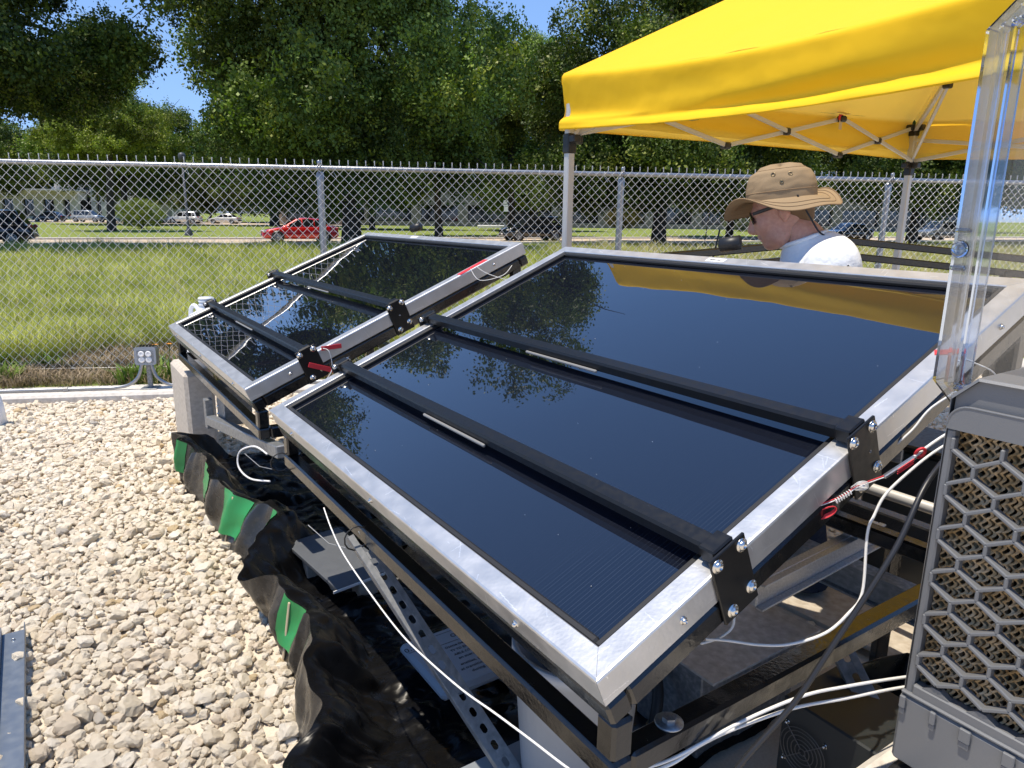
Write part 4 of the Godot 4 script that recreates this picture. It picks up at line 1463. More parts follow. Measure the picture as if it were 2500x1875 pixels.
# ---------------------------------------------------------------- cooler
func make_cooler() -> void:
	var xf := Transform3D(HB.basis, Vector3(.708, 0, -1.112))
	var t := thing("evaporative_cooler", "grey air cooler with hexagon grille over a brown fibre pad, right edge", "air cooler", xf)
	var W := .46
	var D := .34
	# shell with cut upper corners, the front left open for the grille window
	var st := S()
	var yb := .68
	var yt := 1.26
	var c := .036
	var outer := PackedVector2Array([Vector2(0, yb), Vector2(W, yb), Vector2(W, yt - c), Vector2(W - c, yt), Vector2(c, yt), Vector2(0, yt - c)])
	for i in outer.size():
		var a := outer[i]
		var b := outer[(i + 1) % outer.size()]
		var o := Vector3(b.y - a.y, a.x - b.x, 0)
		quad(st, Vector3(a.x, a.y, -.004), Vector3(b.x, b.y, -.004), Vector3(b.x, b.y, -D), Vector3(a.x, a.y, -D), o)
		# rounded front edge
		var m := Vector2(W / 2, (yb + yt) / 2)
		var a2 := a + (m - a).normalized() * .005
		var b2 := b + (m - b).normalized() * .005
		quad(st, Vector3(a.x, a.y, -.004), Vector3(b.x, b.y, -.004), Vector3(b2.x, b2.y, 0), Vector3(a2.x, a2.y, 0), o.normalized() + Vector3.BACK)
	quad(st, Vector3(0, yb, -D), Vector3(W, yb, -D), Vector3(W, yt - c, -D), Vector3(0, yt - c, -D), Vector3.FORWARD)
	quad(st, Vector3(0, yt - c, -D), Vector3(W, yt - c, -D), Vector3(W - c, yt, -D), Vector3(c, yt, -D), Vector3.FORWARD)
	# front: border and top bands as butted pieces
	box(st, Vector3(.0095, (yb + 1.172) / 2, -.011), Vector3(.013, 1.172 - yb - .002, .022), Basis.IDENTITY, .003)
	box(st, Vector3(W - .0095, (yb + 1.172) / 2, -.011), Vector3(.013, 1.172 - yb - .002, .022), Basis.IDENTITY, .003)
	put("shell", st, mt.grey, t)
	st = S()
	# upper band with its rounded lip
	var band := PackedVector2Array([Vector2(.0045, 1.172), Vector2(W - .0045, 1.172)])
	for k in 7: band.append(Vector2(W - .0045 - .03 * (1 - cos(PI / 2 * k / 6)), 1.182 + .03 * sin(PI / 2 * k / 6)))
	for k in 7: band.append(Vector2(.0045 + .03 * (1 - sin(PI / 2 * k / 6)), 1.182 + .03 * cos(PI / 2 * k / 6)))
	prism(st, band, -.02, .004, Transform3D.IDENTITY, true)
	put("top_band", st, mt.grey, t)
	st = S(true)
	var lip: Array = []
	for k in range(7, band.size()): lip.append(Vector3(band[k].x, band[k].y, .004))
	for k in range(2, 7): lip.push_front(Vector3(band[k].x, band[k].y, .004))
	var lp2: Array = []
	for k in range(2, band.size()): lp2.append(Vector3(band[k].x, band[k].y, .003))
	tube(st, lp2, .0022, 6)
	put("lip", st, mt.grey, t)
	st = S()
	prism(st, PackedVector2Array([Vector2(.006, 1.178), Vector2(W - .006, 1.178), Vector2(W - .006, yt - c), Vector2(W - c - .003, yt - .004), Vector2(c + .003, yt - .004), Vector2(.006, yt - c)]), -.02, -.008)
	put("upper_recess", st, mt.grey, t)
	# hexagon grille: bars with depth
	var x0 := .0165
	var dx := .036
	var rep := .0795
	var cols := int((W - .034) / dx)
	st = S()
	var seg := func(p: Vector2, q: Vector2) -> void:
		if maxf(p.y, q.y) > 1.174 or minf(p.y, q.y) < .702: return
		beam(st, Vector3(p.x, p.y, -.004), Vector3(q.x, q.y, -.004), .0062, .016, Vector3.BACK, .0015)
	for i in cols + 1:
		var x := x0 + dx * i
		for k in range(-5, 6):
			var cy := (.9495 if i % 2 else .90975) + rep * k
			seg.call(Vector2(x, cy - .0098), Vector2(x, cy + .0098))
			if i < cols:
				seg.call(Vector2(x, cy + .0098), Vector2(x + dx, cy + .0300))
				seg.call(Vector2(x, cy - .0098), Vector2(x + dx, cy - .0300))
	put("hexagon_grille", st, mt.grey, t)
	# sill of the window with its lobes
	st = S()
	box(st, Vector3(W / 2, .691, -.010), Vector3(W - .03, .022, .024), Basis.IDENTITY, .003)
	for i in range(1, cols, 2):
		prism(st, PackedVector2Array([Vector2(x0 + dx * i - .022, .702), Vector2(x0 + dx * i + .022, .702), Vector2(x0 + dx * i + .007, .713), Vector2(x0 + dx * i - .007, .713)]), -.014, .0)
	put("window_sill", st, mt.grey, t)
	# cooling pad: rows of crinkled fibre flutes
	st = S(true)
	rng.seed = 8
	var fl := .0088
	var nf := int((W - .03) / fl)
	for i in nf:
		var ph := i * .12 + rng.randf_range(-.7, .7) + (1.6 if i % 2 else 0.0)
		var x := .016 + fl * i
		var f := func(u: float, v: float) -> Vector3:
			var y := lerpf(.70, 1.172, u)
			var q := y * TAU / .0158 + ph + .5 * sin(y * 23.0 + i)
			var w := .0027 * sin(q) + .0006 * sin(y * 271.0 + i * 3.1)
			return Vector3(x + w + v * (.004 if i % 2 else -.004), y, -.021 - v * .022 + .0026 * cos(q + .6))
		sheet(st, 230, 1, f, Vector3.RIGHT)
		for s in [-.0006, .0006]:
			var ed := func(u: float, v: float) -> Vector3:
				return (f.call(u, 0.0) as Vector3) + Vector3((v - .5) * .0052, 0, -.0012 * absf(v - .5) * 2.0)
			if s > 0: sheet(st, 230, 2, ed, Vector3.BACK)
	stuff(put("cooling_pad", st, mt.pad, t))
	st = S()
	quad(st, Vector3(.006, .69, -.045), Vector3(W - .006, .69, -.045), Vector3(W - .006, 1.18, -.045), Vector3(.006, 1.18, -.045), Vector3.BACK)
	put("pad_backing", st, mt.padback, t)
	# tank below, slightly proud, with snap tabs
	st = S()
	box(st, Vector3(W / 2, .608, -D / 2 + .004), Vector3(W + .006, .136, D), Basis.IDENTITY, .006)
	box(st, Vector3(W / 2, .6805, -.001), Vector3(W + .002, .007, .014), Basis.IDENTITY, .0025)
	put("tank", st, mt.grey, t)
	for x in [.0065, .058, .110, .175, .24, .31]:
		st = S()
		var wd := .010 if x < .06 else .018
		box(st, Vector3(x, .664, .0095), Vector3(wd, .024, .006), Basis.IDENTITY, .0015)
		box(st, Vector3(x, .6455, .0082), Vector3(wd * .9, .011, .003), Basis.IDENTITY, .001)
		put("snap_tab", st, mt.grey, t)
	for x in [.03, W - .03]:
		for z in [-.04, -D + .04]:
			st = S()
			lathe(st, [Vector2(0, .5), Vector2(.018, .5), Vector2(.022, .508), Vector2(.022, .530), Vector2(.014, .539), Vector2(0, .539)], Transform3D(Basis.IDENTITY, Vector3(x, .0, z)), 14)
			put("foot", st, mt.plastic, t)
	# clear plastic cover standing on top
	var hz := thing("clear_cover", "clear plastic cover with thick rounded rim standing on the grey cooler", "plastic cover", Transform3D(HB.basis, xf * Vector3(-.052, 1.19, -.045)))
	var hw := .50
	var hh := .64
	var ring := func(inset: float, z0: float, z1: float, inset2: float, called: String) -> void:
		var s2 := S()
		var a := cut_rect(hw, hh, .046, inset)
		var b := cut_rect(hw, hh, .046, inset2)
		for i in a.size():
			var j := (i + 1) % a.size()
			var o := Vector3(a[j].y - a[i].y, a[i].x - a[j].x, 0)
			quad(s2, Vector3(a[i].x, a[i].y, z0), Vector3(a[j].x, a[j].y, z0), Vector3(a[j].x, a[j].y, z1), Vector3(a[i].x, a[i].y, z1), o)
			quad(s2, Vector3(b[i].x, b[i].y, z0), Vector3(b[j].x, b[j].y, z0), Vector3(b[j].x, b[j].y, z1), Vector3(b[i].x, b[i].y, z1), -o)
			for z in [z0, z1]:
				quad(s2, Vector3(a[i].x, a[i].y, z), Vector3(a[j].x, a[j].y, z), Vector3(b[j].x, b[j].y, z), Vector3(b[i].x, b[i].y, z), Vector3(0, 0, signf(z - (z0 + z1) / 2)))
		put(called, s2, mt.clear, hz)
	ring.call(0.0, -.052, -.002, .005, "rim")
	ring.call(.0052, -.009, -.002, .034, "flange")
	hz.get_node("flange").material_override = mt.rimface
	ring.call(.015, -.050, -.0095, .021, "inner_rim")
	ring.call(.0342, -.045, -.002, .042, "bead")
	st = S()
	var pp := cut_rect(hw, hh, .046, .0425)
	var pc := Vector2(hw / 2, hh / 2)
	for i in pp.size():
		var q := pp[(i + 1) % pp.size()]
		tri(st, Vector3(pc.x, pc.y, -.034), Vector3(pp[i].x, pp[i].y, -.034), Vector3(q.x, q.y, -.034), Vector3.BACK)
	put("pane", st, mt.pane, hz)
	# latch moulded in the rim
	st = S(true)
	lathe(st, [Vector2(0, -.002), Vector2(.012, -.002), Vector2(.014, .002), Vector2(.012, .006), Vector2(.006, .005), Vector2(.005, .003), Vector2(0, .003)], Transform3D(Basis(Vector3.RIGHT, PI / 2), Vector3(.015, .265, .004)), 18)
	for y in [.235, .295]:
		box(st, Vector3(.014, y, .002), Vector3(.024, .007, .008), Basis.IDENTITY, .002)
	put("latch", st, mt.clear, hz)

func cut_rect(w: float, h: float, c: float, inset: float) -> PackedVector2Array:
	var k := c - inset * .25
	var a := inset
	return PackedVector2Array([Vector2(k, a), Vector2(w - k, a), Vector2(w - a, k), Vector2(w - a, h - k), Vector2(w - k, h - a), Vector2(k, h - a), Vector2(a, h - k), Vector2(a, k)])

# ---------------------------------------------------------------- black liner berm
func make_berm() -> void:
	var t := thing("liner_berm", "black plastic liner berm with green taped stakes along the white gravel", "liner")
	var foot := curve(berm_foot, 6)
	var tops := [Vector3(-1.86, .17, -4.02), Vector3(-1.93, .22, -3.86), Vector3(-1.84, .24, -3.78), Vector3(-1.68, .205, -3.60), Vector3(-1.56, .24, -3.41), Vector3(-1.43, .22, -3.19), Vector3(-1.27, .225, -3.03), Vector3(-1.13, .235, -2.93), Vector3(-1.00, .225, -2.79), Vector3(-.99, .23, -2.60), Vector3(-.965, .215, -2.40), Vector3(-.955, .17, -2.29), Vector3(-.86, .22, -2.25), Vector3(-.80, .225, -2.22), Vector3(-.69, .215, -2.11), Vector3(-.645, .23, -2.03), Vector3(-.61, .23, -1.94), Vector3(-.585, .215, -1.83), Vector3(-.56, .225, -1.72), Vector3(-.505, .225, -1.64), Vector3(-.50, .22, -1.54), Vector3(-.55, .19, -1.45), Vector3(-.47, .21, -1.33), Vector3(-.36, .215, -1.24), Vector3(-.30, .22, -1.10)]
	var top := curve(tops, 9)
	for i in top.size():
		var s: float = top[i].dot(E1)
		var ph := s * 21.0 + 2.6 * sin(s * 6.0)
		var pl := asin(sin(ph) * .97) / 1.4
		top[i] += Vector3(-.83, 0, .55) * (.026 * pl * (.6 + .4 * sin(s * 4.3)) + .006 * sin(s * 61.0 + 3.0 * sin(s * 5.0))) + E1 * (.018 * sin(ph * 1.0 + 1.3)) + Vector3.UP * (.030 + .018 * sin(s * 13.0 + 1.0) + .010 * pl)
	var n := FastNoiseLite.new()
	n.seed = 31
	n.frequency = 2.2
	var at := func(a: Array, u: float) -> Vector3:
		var x := u * (a.size() - 1)
		var i := mini(int(x), a.size() - 2)
		return (a[i] as Vector3).lerp(a[i + 1], x - i)
	var foot_at := func(s: float) -> Vector3:
		for i in foot.size() - 1:
			var s0: float = foot[i].dot(E1)
			var s1: float = foot[i + 1].dot(E1)
			if s <= s1 or i == foot.size() - 2: return (foot[i] as Vector3).lerp(foot[i + 1], (s - s0) / (s1 - s0))
		return foot[0]
	# outer face
	var wall := func(u: float, v: float) -> Vector3:
		var e: Vector3 = at.call(top, u)
		var f: Vector3 = foot_at.call(e.dot(E1) - .02)
		f.y = .012
		var p := f.lerp(e, v)
		var m := sin(PI * v)
		p += Vector3(-.83, 0, .55) * (m * (.012 + .018 * n.get_noise_2d(u * 9.0, v * .5)))
		p += Vector3(-.83, 0, .55) * v * (1.0 - v) * .07 * sin(e.dot(E1) * 21.0 + 2.6 * sin(e.dot(E1) * 6.0) + .9)
		return p
	var st := S(true)
	sheet(st, 300, 12, wall, Vector3(-1, .3, .3))
	put("outer_wall", st, mt.tarp_out, t)
	# folded rim and inner face, falling to the floor of the basin
	st = S(true)
	var inner := func(u: float, v: float) -> Vector3:
		var e: Vector3 = at.call(top, u)
		var ind := Vector3(.83, 0, -.55)
		var w := v * .62
		var p := e + ind * w
		var fall := 1.0 - smoothstep(.0, .34 + .1 * n.get_noise_1d(u * 12.0), v)
		p.y = lerpf(.035, e.y, fall) 
		var amp := smoothstep(.0, .12, v)
		p.y += amp * (.055 * absf(n.get_noise_2d(p.x * 1.3 + 4.0, p.z * 1.3)) + .05 * n.get_noise_2d(p.x * .8, p.z * .8 + 7.0) + .004 * n.get_noise_2d(p.x * 6.0, p.z * 3.0)) 
		p.y = maxf(p.y, .012)
		p += ind * amp * .02 * n.get_noise_2d(u * 14.0, v * 3.0)
		return p
	sheet(st, 300, 44, inner)
	put("inner_slope", st, mt.tarp, t)
	# basin floor below the collectors
	st = S(true)
	var floor_ := func(u: float, v: float) -> Vector3:
		var e: Vector3 = at.call(top, u)
		var p := e + Vector3(.83, 0, -.55) * lerpf(.6, 1.35, v)
		p.y = maxf(.014, .03 + .030 * absf(n.get_noise_2d(p.x * 1.7 + 4.0, p.z * 1.7)) + .02 * n.get_noise_2d(p.x * .9, p.z * .9 + 7.0))
		return p
	sheet(st, 100, 30, floor_)
	put("basin_floor", st, mt.tarp, t)
	# stakes behind the wall, green tape over them
	for e in [[.085, .055], [.180, .080], [.262, .115], [.345, .09], [.575, .065], [.975, .06]]:
		var p0: Vector3 = wall.call(e[0], .02)
		var p1: Vector3 = wall.call(e[0] - .004, 1.0)
		st = S()
		beam(st, p0 + Vector3(-.006, -.02, .004), p0.lerp(p1, .96) + Vector3(-.006, 0, .004), .012, .008, Vector3(.83, 0, -.55))
		put("stake", st, mt.lath, t)
		st = S(true)
		var ww: float = e[1] * .42
		var band := func(u: float, v: float) -> Vector3:
			var p: Vector3 = wall.call(e[0] + (u - .5) * ww, lerpf(.26, 1.0, v))
			return p + Vector3(-.83, .1, .55) * (.004 + .012 * sin(PI * u) * (1.0 - v * .6))
		sheet(st, 8, 12, band, Vector3(-1, .3, .3))
		put("tape", st, mt.green, t)

# ---------------------------------------------------------------- loose things on the test bed
func rope(called: String, label: String, category: String, pts: Array, r: float, m: Material, per := 8) -> MeshInstance3D:
	var st := S(true)
	tube(st, curve(pts, per), r, 8)
	var o := put(called, st, m)
	meta(o, label, category)
	return o

func slotted(st: SurfaceTool, a: Vector3, b: Vector3, w: float, face: Vector3, pitch := .05) -> void:
	# U channel: a slotted web with two flanges, from a to b; the web looks along face
	var d := (b - a).normalized()
	var z := (face - d * face.dot(d)).normalized()
	var x := d.cross(z)
	var bs := Basis(x, d, z)
	var l := a.distance_to(b)
	var sw := w * .30
	var sl := pitch * .52
	var k := 0
	var c := a + d * (l / 2)
	for s in [-1.0, 1.0]:
		box(st, c + x * s * (w / 4 + sw / 4), Vector3(w / 2 - sw / 2, l, .0025), bs, .0005)
		box(st, c + x * s * (w / 2 - .001) - z * .012, Vector3(.0025, l, .022), bs, .0005)
	var y := 0.0
	while y + pitch <= l:
		box(st, a + d * (y + (pitch - sl) / 2), Vector3(sw - .0002, pitch - sl, .0024), bs, 0.0)
		y += pitch
	# rounded slot ends
	y = 0.0
	while y + pitch <= l:
		for e in [pitch - sl, pitch]:
			for s in [-1.0, 1.0]:
				var q: Vector3 = a + d * (y + e) + x * s * sw / 2
				var inn := -1.0 if e == pitch else 1.0
				tri(st, q, q - x * s * sw * .32, q + d * inn * sw * .32, z)
		y += pitch

func make_props() -> void:
	# concrete ballast block
	var st := S()
	var bb := HB.basis
	box(st, Vector3(-2.044, .275, -4.404), Vector3(.52, .55, .17), bb, .022)
	meta(put("concrete_block", st, mt.conc), "tall weathered concrete block at the left end of the rear stand", "concrete block")
	# water jug on it
	var t := thing("water_jug", "white translucent water jug with handle standing on the concrete block", "jug", Transform3D(bb.scaled(Vector3(1.2, 1.07, 1.2)), Vector3(-1.925, .55, -4.44)))
	st = S(true)
	lathe(st, [Vector2(0, 0), Vector2(.115, 0), Vector2(.13, .015), Vector2(.13, .10), Vector2(.124, .11), Vector2(.13, .12), Vector2(.13, .22), Vector2(.12, .262), Vector2(.085, .30), Vector2(.045, .325), Vector2(.036, .345), Vector2(.036, .40), Vector2(0, .40)], Transform3D.IDENTITY, 28)
	put("bottle", st, mt.jug, t)
	st = S(true)
	tube(st, curve([Vector3(-.045, .315, .03), Vector3(-.075, .345, .045), Vector3(-.095, .325, .06), Vector3(-.10, .27, .065)], 5), .012, 8)
	put("handle", st, mt.jug, t)
	st = S()
	for y in [.352, .372, .388]: lathe(st, [Vector2(.036, y), Vector2(.0395, y + .002), Vector2(.0395, y + .007), Vector2(.036, y + .009)], Transform3D.IDENTITY, 24)
	put("neck_thread", st, mt.jug, t)
	# second jug at the left border, mostly out of frame
	t = thing("water_jug", "white plastic jug cut off by the left edge on the gravel", "jug", Transform3D(Basis.IDENTITY, Vector3(-3.69, .0, -4.74)))
	st = S(true)
	lathe(st, [Vector2(0, .02), Vector2(.12, .02), Vector2(.14, .04), Vector2(.135, .15), Vector2(.12, .25), Vector2(.05, .34), Vector2(.035, .36), Vector2(.035, .40), Vector2(0, .40)], Transform3D.IDENTITY, 26)
	put("bottle", st, mt.jug, t)
	# channel on the gravel
	t = thing("metal_channel", "grey metal U channel lying on the gravel at the lower left", "metal channel")
	var ca := Vector3(-1.755, .055, -2.235)
	var cb := ca + (Vector3(-1.33, .055, -1.60) - Vector3(-1.755, .055, -2.235)) * 1.9
	var cd := (cb - ca).normalized()
	var cx := cd.cross(Vector3.UP)
	st = S()
	box(st, (ca + cb) / 2 + Vector3(0, -.014, 0), Vector3(.066, .003, ca.distance_to(cb)), Basis(cx, Vector3.UP, -cd), .001)
	put("web", st, mt.channel, t)
	for s in [-1.0, 1.0]:
		st = S()
		box(st, (ca + cb) / 2 + cx * s * .0345, Vector3(.003, .032, ca.distance_to(cb)), Basis(cx, Vector3.UP, -cd), .001)
		put("flange", st, mt.channel, t)
	st = S()
	bolt(st, ca + cd * .06 + Vector3(0, -.012, 0), Vector3.UP, .004)
	put("rivet", st, mt.steel, t)
	# floodlight on its bent conduits
	var fl := Vector3(-2.985, .075, -5.68)
	t = thing("floodlight", "small square floodlight with four lenses on a post on the kerb", "floodlight", Transform3D(Basis(Vector3.UP, .16), fl))
	st = S()
	prism(st, rrect(.165, .145, .022), -.05, .028, Transform3D(Basis(Vector3.RIGHT, -.1), Vector3(0, .275, .02)))
	put("housing", st, mt.galv2, t)
	st = S()
	prism(st, rrect(.128, .105, .012), .028, .031, Transform3D(Basis(Vector3.RIGHT, -.1), Vector3(0, .270, .02)))
	put("face_plate", st, mt.dgalv, t)
	for e in [[-.027, .026], [.027, .026], [-.027, -.022], [.027, -.022]]:
		st = S(true)
		lathe(st, [Vector2(.024, 0), Vector2(.023, .004), Vector2(.018, .006), Vector2(.008, .003), Vector2(0, .002)], Transform3D(Basis(Vector3.RIGHT, PI / 2 - .1), Vector3(e[0], .270 + e[1], .053)), 18)
		put("lens", st, mt.white, t)
	st = S()
	for k in 5: box(st, Vector3(-.05 + .025 * k, .352, -.02), Vector3(.004, .018, .05), Basis.IDENTITY, .001)
	put("cooling_fin", st, mt.plastic, t)
	st = S()
	box(st, Vector3(0, .10, -.01), Vector3(.035, .21, .03), Basis.IDENTITY, .004)
	box(st, Vector3(0, .004, 0), Vector3(.13, .008, .12), Basis.IDENTITY, .002)
	put("bracket", st, mt.dgalv, t)
	var kd := kerb_d
	var base := fl + Vector3(0, .018, .03)
	t = thing("conduit", "silver steel conduit along the kerb curving up to the floodlight", "conduit")
	st = S(true)
	tube(st, [base - kd * 4.0, base - kd * .32] + curve([base - kd * .26, base - kd * .15 + Vector3(0, .02, 0), base - kd * .07 + Vector3(0, .085, 0), base - kd * .033 + Vector3(0, .2, -.01)], 6), .0135, 10)
	put("left_run", st, mt.galv2, t)
	st = S(true)
	tube(st, [base + kd * 5.0, base + kd * .32] + curve([base + kd * .26, base + kd * .15 + Vector3(0, .02, 0), base + kd * .07 + Vector3(0, .085, 0), base + kd * .033 + Vector3(0, .2, -.01)], 6), .0135, 10)
	put("right_run", st, mt.galv2, t)
	st = S()
	for q in [-.62, .62]: beam(st, base + kd * (q - .02), base + kd * (q + .02), .031, .031)
	put("strap", st, mt.galv2, t)
	# control box and bracket tube between block and near stand
	st = S()
	box(st, Vector3(-1.46, .53, -3.60), Vector3(.17, .21, .14), bb, .004)
	var eb := put("junction_box", st, mt.dgalv)
	meta(eb, "grey metal junction box hanging beside the concrete block", "junction box")
	st = S()
	for y in [.46, .50, .56, .60]:
		bolt(st, Vector3(-1.46, y, -3.60) + bb * Vector3(-.06, 0, .0705), bb * Vector3.BACK, .005)
	put("screw", st, mt.steel, eb)
	t = thing("tube_arm", "galvanised square tube running from the concrete block to the near stand", "square tube")
	st = S()
	beam(st, Vector3(-1.60, .42, -3.62), Vector3(-.885, .60, -2.60), .045, .05, Vector3.UP, .004)
	put("square_tube", st, mt.dgalv, t)
	st = S()
	box(st, Vector3(-1.62, .45, -3.65), Vector3(.05, .16, .04), bb, .003)
	put("end_plate", st, mt.dgalv, t)
	# slotted strut
	st = S()
	slotted(st, Vector3(.155, .02, -1.36), Vector3(-.425, .645, -1.80), .05, Vector3(.40, .62, .68), .046)
	meta(put("slotted_strut", st, mt.dgalv), "grey slotted steel strut leaning from the gravel liner to the near low beam", "slotted strut")
	st = S()
	slotted(st, Vector3(.86, .30, -1.18), Vector3(.80, .50, -1.52), .05, Vector3(-.3, .9, .3), .055)
	meta(put("slotted_strut", st, mt.dgalv), "short slotted steel strut beside the fan cabinet at the lower right", "slotted strut")
	# grey board
	t = thing("grey_board", "flat grey board with a white chipped edge propped in the black liner", "board")
	st = S()
	var b0 := Vector3(-.90, .15, -2.75)
	var b1 := Vector3(-.64, .145, -2.36)
	var b2 := Vector3(-.49, .15, -2.485)
	var bx := (b2 - b1).normalized()
	var bz := (b1 - b0).normalized()
	var bn := bz.cross(bx).normalized()
	if bn.y < 0: bn = -bn
	box(st, (b0 + b2) / 2 , Vector3(b1.distance_to(b2) + .04, .014, b0.distance_to(b1)), Basis(bx, bn, bx.cross(bn)).orthonormalized(), .001)
	put("panel", st, mt.board, t)
	st = S()
	box(st, (b1 + b2) / 2 + bz * .003 - bn * .001, Vector3(b1.distance_to(b2) + .02, .011, .004), Basis(bx, bn, bx.cross(bn)).orthonormalized(), .001)
	put("chipped_edge", st, mt.white, t)
	for k in 3:
		st = S()
		var q: Vector3 = b0.lerp(b2, [.2, .5, .8][k])
		box(st, Vector3(q.x, .075, q.z), Vector3(.08, .13, .08), bb, .004)
		put("support", st, mt.conc, t)
	# printed carton under the strut
	var k0 := Vector3(-.332, .15, -2.053)
	var k1 := Vector3(-.173, .15, -2.161)
	var k2 := Vector3(-.03, .15, -1.886)
	var cxx := (k1 - k0).normalized()
	var czz := Vector3(-cxx.z, 0, cxx.x)
	if czz.dot(k2 - k1) < 0: czz = -czz
	var cbs := Basis(cxx, Vector3.UP, cxx.cross(Vector3.UP))
	var cc := (k0 + k2) / 2
	t = thing("printed_carton", "white carton printed with data lines lying under the slotted strut", "carton", Transform3D(cbs, Vector3(cc.x, .03, cc.z)))
	st = S()
	box(st, Vector3(.02, .103, 0), Vector3(.26, .034, .30), Basis.IDENTITY, .012)
	put("carton", st, mt.carton, t)
	var lines := [["0.70", -.085, -.10, 26], ["4.", -.06, -.065, 26], ["O", .06, -.095, 24], ["Ozone Depletion", .06, -.045, 13], ["TY TO ENSURE", .06, -.022, 13], ["ABLE CODES A", .06, .001, 13], ["an average of", .06, .024, 13], ["ensities, product", .06, .055, 13], ["at transition may be", .06, .078, 13], ["during foam", .06, .100, 13]]
	for l in lines:
		var tm := TextMesh.new()
		tm.text = l[0]
		tm.font_size = l[3]
		tm.pixel_size = .0011
		tm.depth = .0004
		node("print", tm, mt.ink, t, Transform3D(Basis(Vector3.RIGHT, -PI / 2), Vector3(l[1], .1206, l[2])))
	st = S()
	for e in [[.06, -.122, .10], [-.07, -.082, .07], [.05, -.066, .13]]:
		box(st, Vector3(e[0], .1204, e[1]), Vector3(e[2], .0004, .0016))
	put("print_rule", st, mt.ink, t)
	# grey deck planks below the near corner
	for k in 5:
		var dk := thing("deck_plank", ["grey plank nearest the printed carton below the near corner", "grey plank second from the printed carton", "grey plank in the middle under the white bucket", "grey plank fourth from the carton under the bucket", "grey plank farthest from the carton at the bottom edge"][k], "plank", Transform3D(bb, HB * Vector3(1.16 + k * .105, .13, -.24)), "planks under the near collector")
		st = S()
		box(st, Vector3.ZERO, Vector3(.09, .03, .62), Basis.IDENTITY, .004)
		put("board", st, mt.plank, dk)
		st = S()
		box(st, Vector3(.03, .017, 0), Vector3(.012, .006, .61), Basis.IDENTITY, .002)
		put("rib", st, mt.plank, dk)
	# white bucket
	t = thing("bucket", "white plastic bucket half hidden behind the near low beam", "bucket", Transform3D(Basis.IDENTITY, Vector3(.165, .15, -1.50)))
	st = S(true)
	lathe(st, [Vector2(0, 0), Vector2(.125, 0), Vector2(.13, .01), Vector2(.152, .34), Vector2(.158, .34), Vector2(.158, .372), Vector2(.147, .372), Vector2(.145, .33), Vector2(.12, .02), Vector2(0, .02)], Transform3D.IDENTITY, 32)
	put("pail", st, mt.pail, t)
	# cabinet with aluminium lid
	t = thing("metal_cabinet", "steel cabinet with a big scratched aluminium sheet lid under the collector", "cabinet", Transform3D(bb, HB * Vector3(1.235, 0, -.985)))
	st = S()
	box(st, Vector3(0, .296, 0), Vector3(.285, .008, .475), Basis.IDENTITY, .001)
	put("lid", st, mt.plate, t)
	st = S()
	box(st, Vector3(-.02, .155, .02), Vector3(.24, .27, .42), Basis.IDENTITY, .004)
	put("cabinet_body", st, mt.dgalv, t)
	st = S(true)
	tube(st, curve([Vector3(.0, .0, .30), Vector3(.02, .12, .32), Vector3(.0, .2, .29), Vector3(-.05, .26, .26)], 5), .016, 10)
	put("hose_stub", st, mt.rubber, t)
	st = S()
	lathe(st, [Vector2(0, .08), Vector2(.028, .08), Vector2(.028, .095), Vector2(.022, .097), Vector2(.022, .12), Vector2(.0, .12)], Transform3D(Basis.IDENTITY, Vector3(.01, 0, .31)), 8, false)
	put("hose_fitting", st, mt.brass, t)
	# fan cabinet
	t = thing("fan_cabinet", "black cabinet with a round wire fan guard below the twin white ropes", "fan cabinet", Transform3D(bb, Vector3(.80, 0, -1.36)))
	st = S()
	box(st, Vector3(0, .22, 0), Vector3(.28, .44, .22), Basis.IDENTITY, .004)
	put("cabinet_body", st, mt.fanbox, t)
	for r in [.008, .018, .028, .038, .048, .056]:
		st = S(true)
		var lp: Array = []
		for k in 26: lp.append(Vector3(-.075 + cos(TAU * k / 26) * r, .335 + sin(TAU * k / 26) * r, .118))
		tube(st, lp, .0010, 5, true)
		put("guard_ring", st, mt.guard, t)
	st = S(true)
	for k in 4:
		var d := Vector3(cos(PI / 4 + k * PI / 2), sin(PI / 4 + k * PI / 2), 0)
		tube(st, [Vector3(-.075, .335, .1165) + d * .006, Vector3(-.075, .335, .1165) + d * .066], .0012, 5)
	put("guard_spoke", st, mt.guard, t)
	st = S()
	for k in 4:
		var d := Vector3(cos(PI / 4 + k * PI / 2), sin(PI / 4 + k * PI / 2), 0)
		bolt(st, Vector3(-.075, .335, .111) + d * .066, Vector3.BACK, .004)
	put("screw", st, mt.steel, t)
	# beige concrete pedestal that carries the cooler
	st = S()
	box(st, Vector3(1.00, .25, -1.00) + bb * Vector3(.06, 0, .02), Vector3(.74, .497, .56), bb, .02)
	meta(put("concrete_pedestal", st, mt.kerb), "beige concrete pedestal under the cooler at the lower right corner", "pedestal")
	# black hose lying on it
	rope("hose", "thick black hose lying on the beige concrete pedestal", "hose", [Vector3(.53, .515, -.93), Vector3(.62, .515, -1.0), Vector3(.70, .515, -1.09), Vector3(.80, .515, -1.15), Vector3(.92, .515, -1.2)], .014, mt.cable)
	# steel rails of the frames behind
	t = thing("steel_channel", "grey galvanised channel seen between cabinet and cooler", "steel channel")
	st = S()
	beam(st, HB * Vector3(1.0, .40, -1.43), HB * Vector3(2.6, .40, -1.43), .045, .10, Vector3.UP, .004)
	put("web", st, mt.dgalv, t)
	st = S()
	for y in [.354, .446]: beam(st, HB * Vector3(1.0, y, -1.40), HB * Vector3(2.6, y, -1.40), .025, .008, Vector3.UP, .001)
	put("flange", st, mt.dgalv, t)
	t = thing("steel_channel", "sloping grey channel under the collector's right edge", "steel channel")
	st = S()
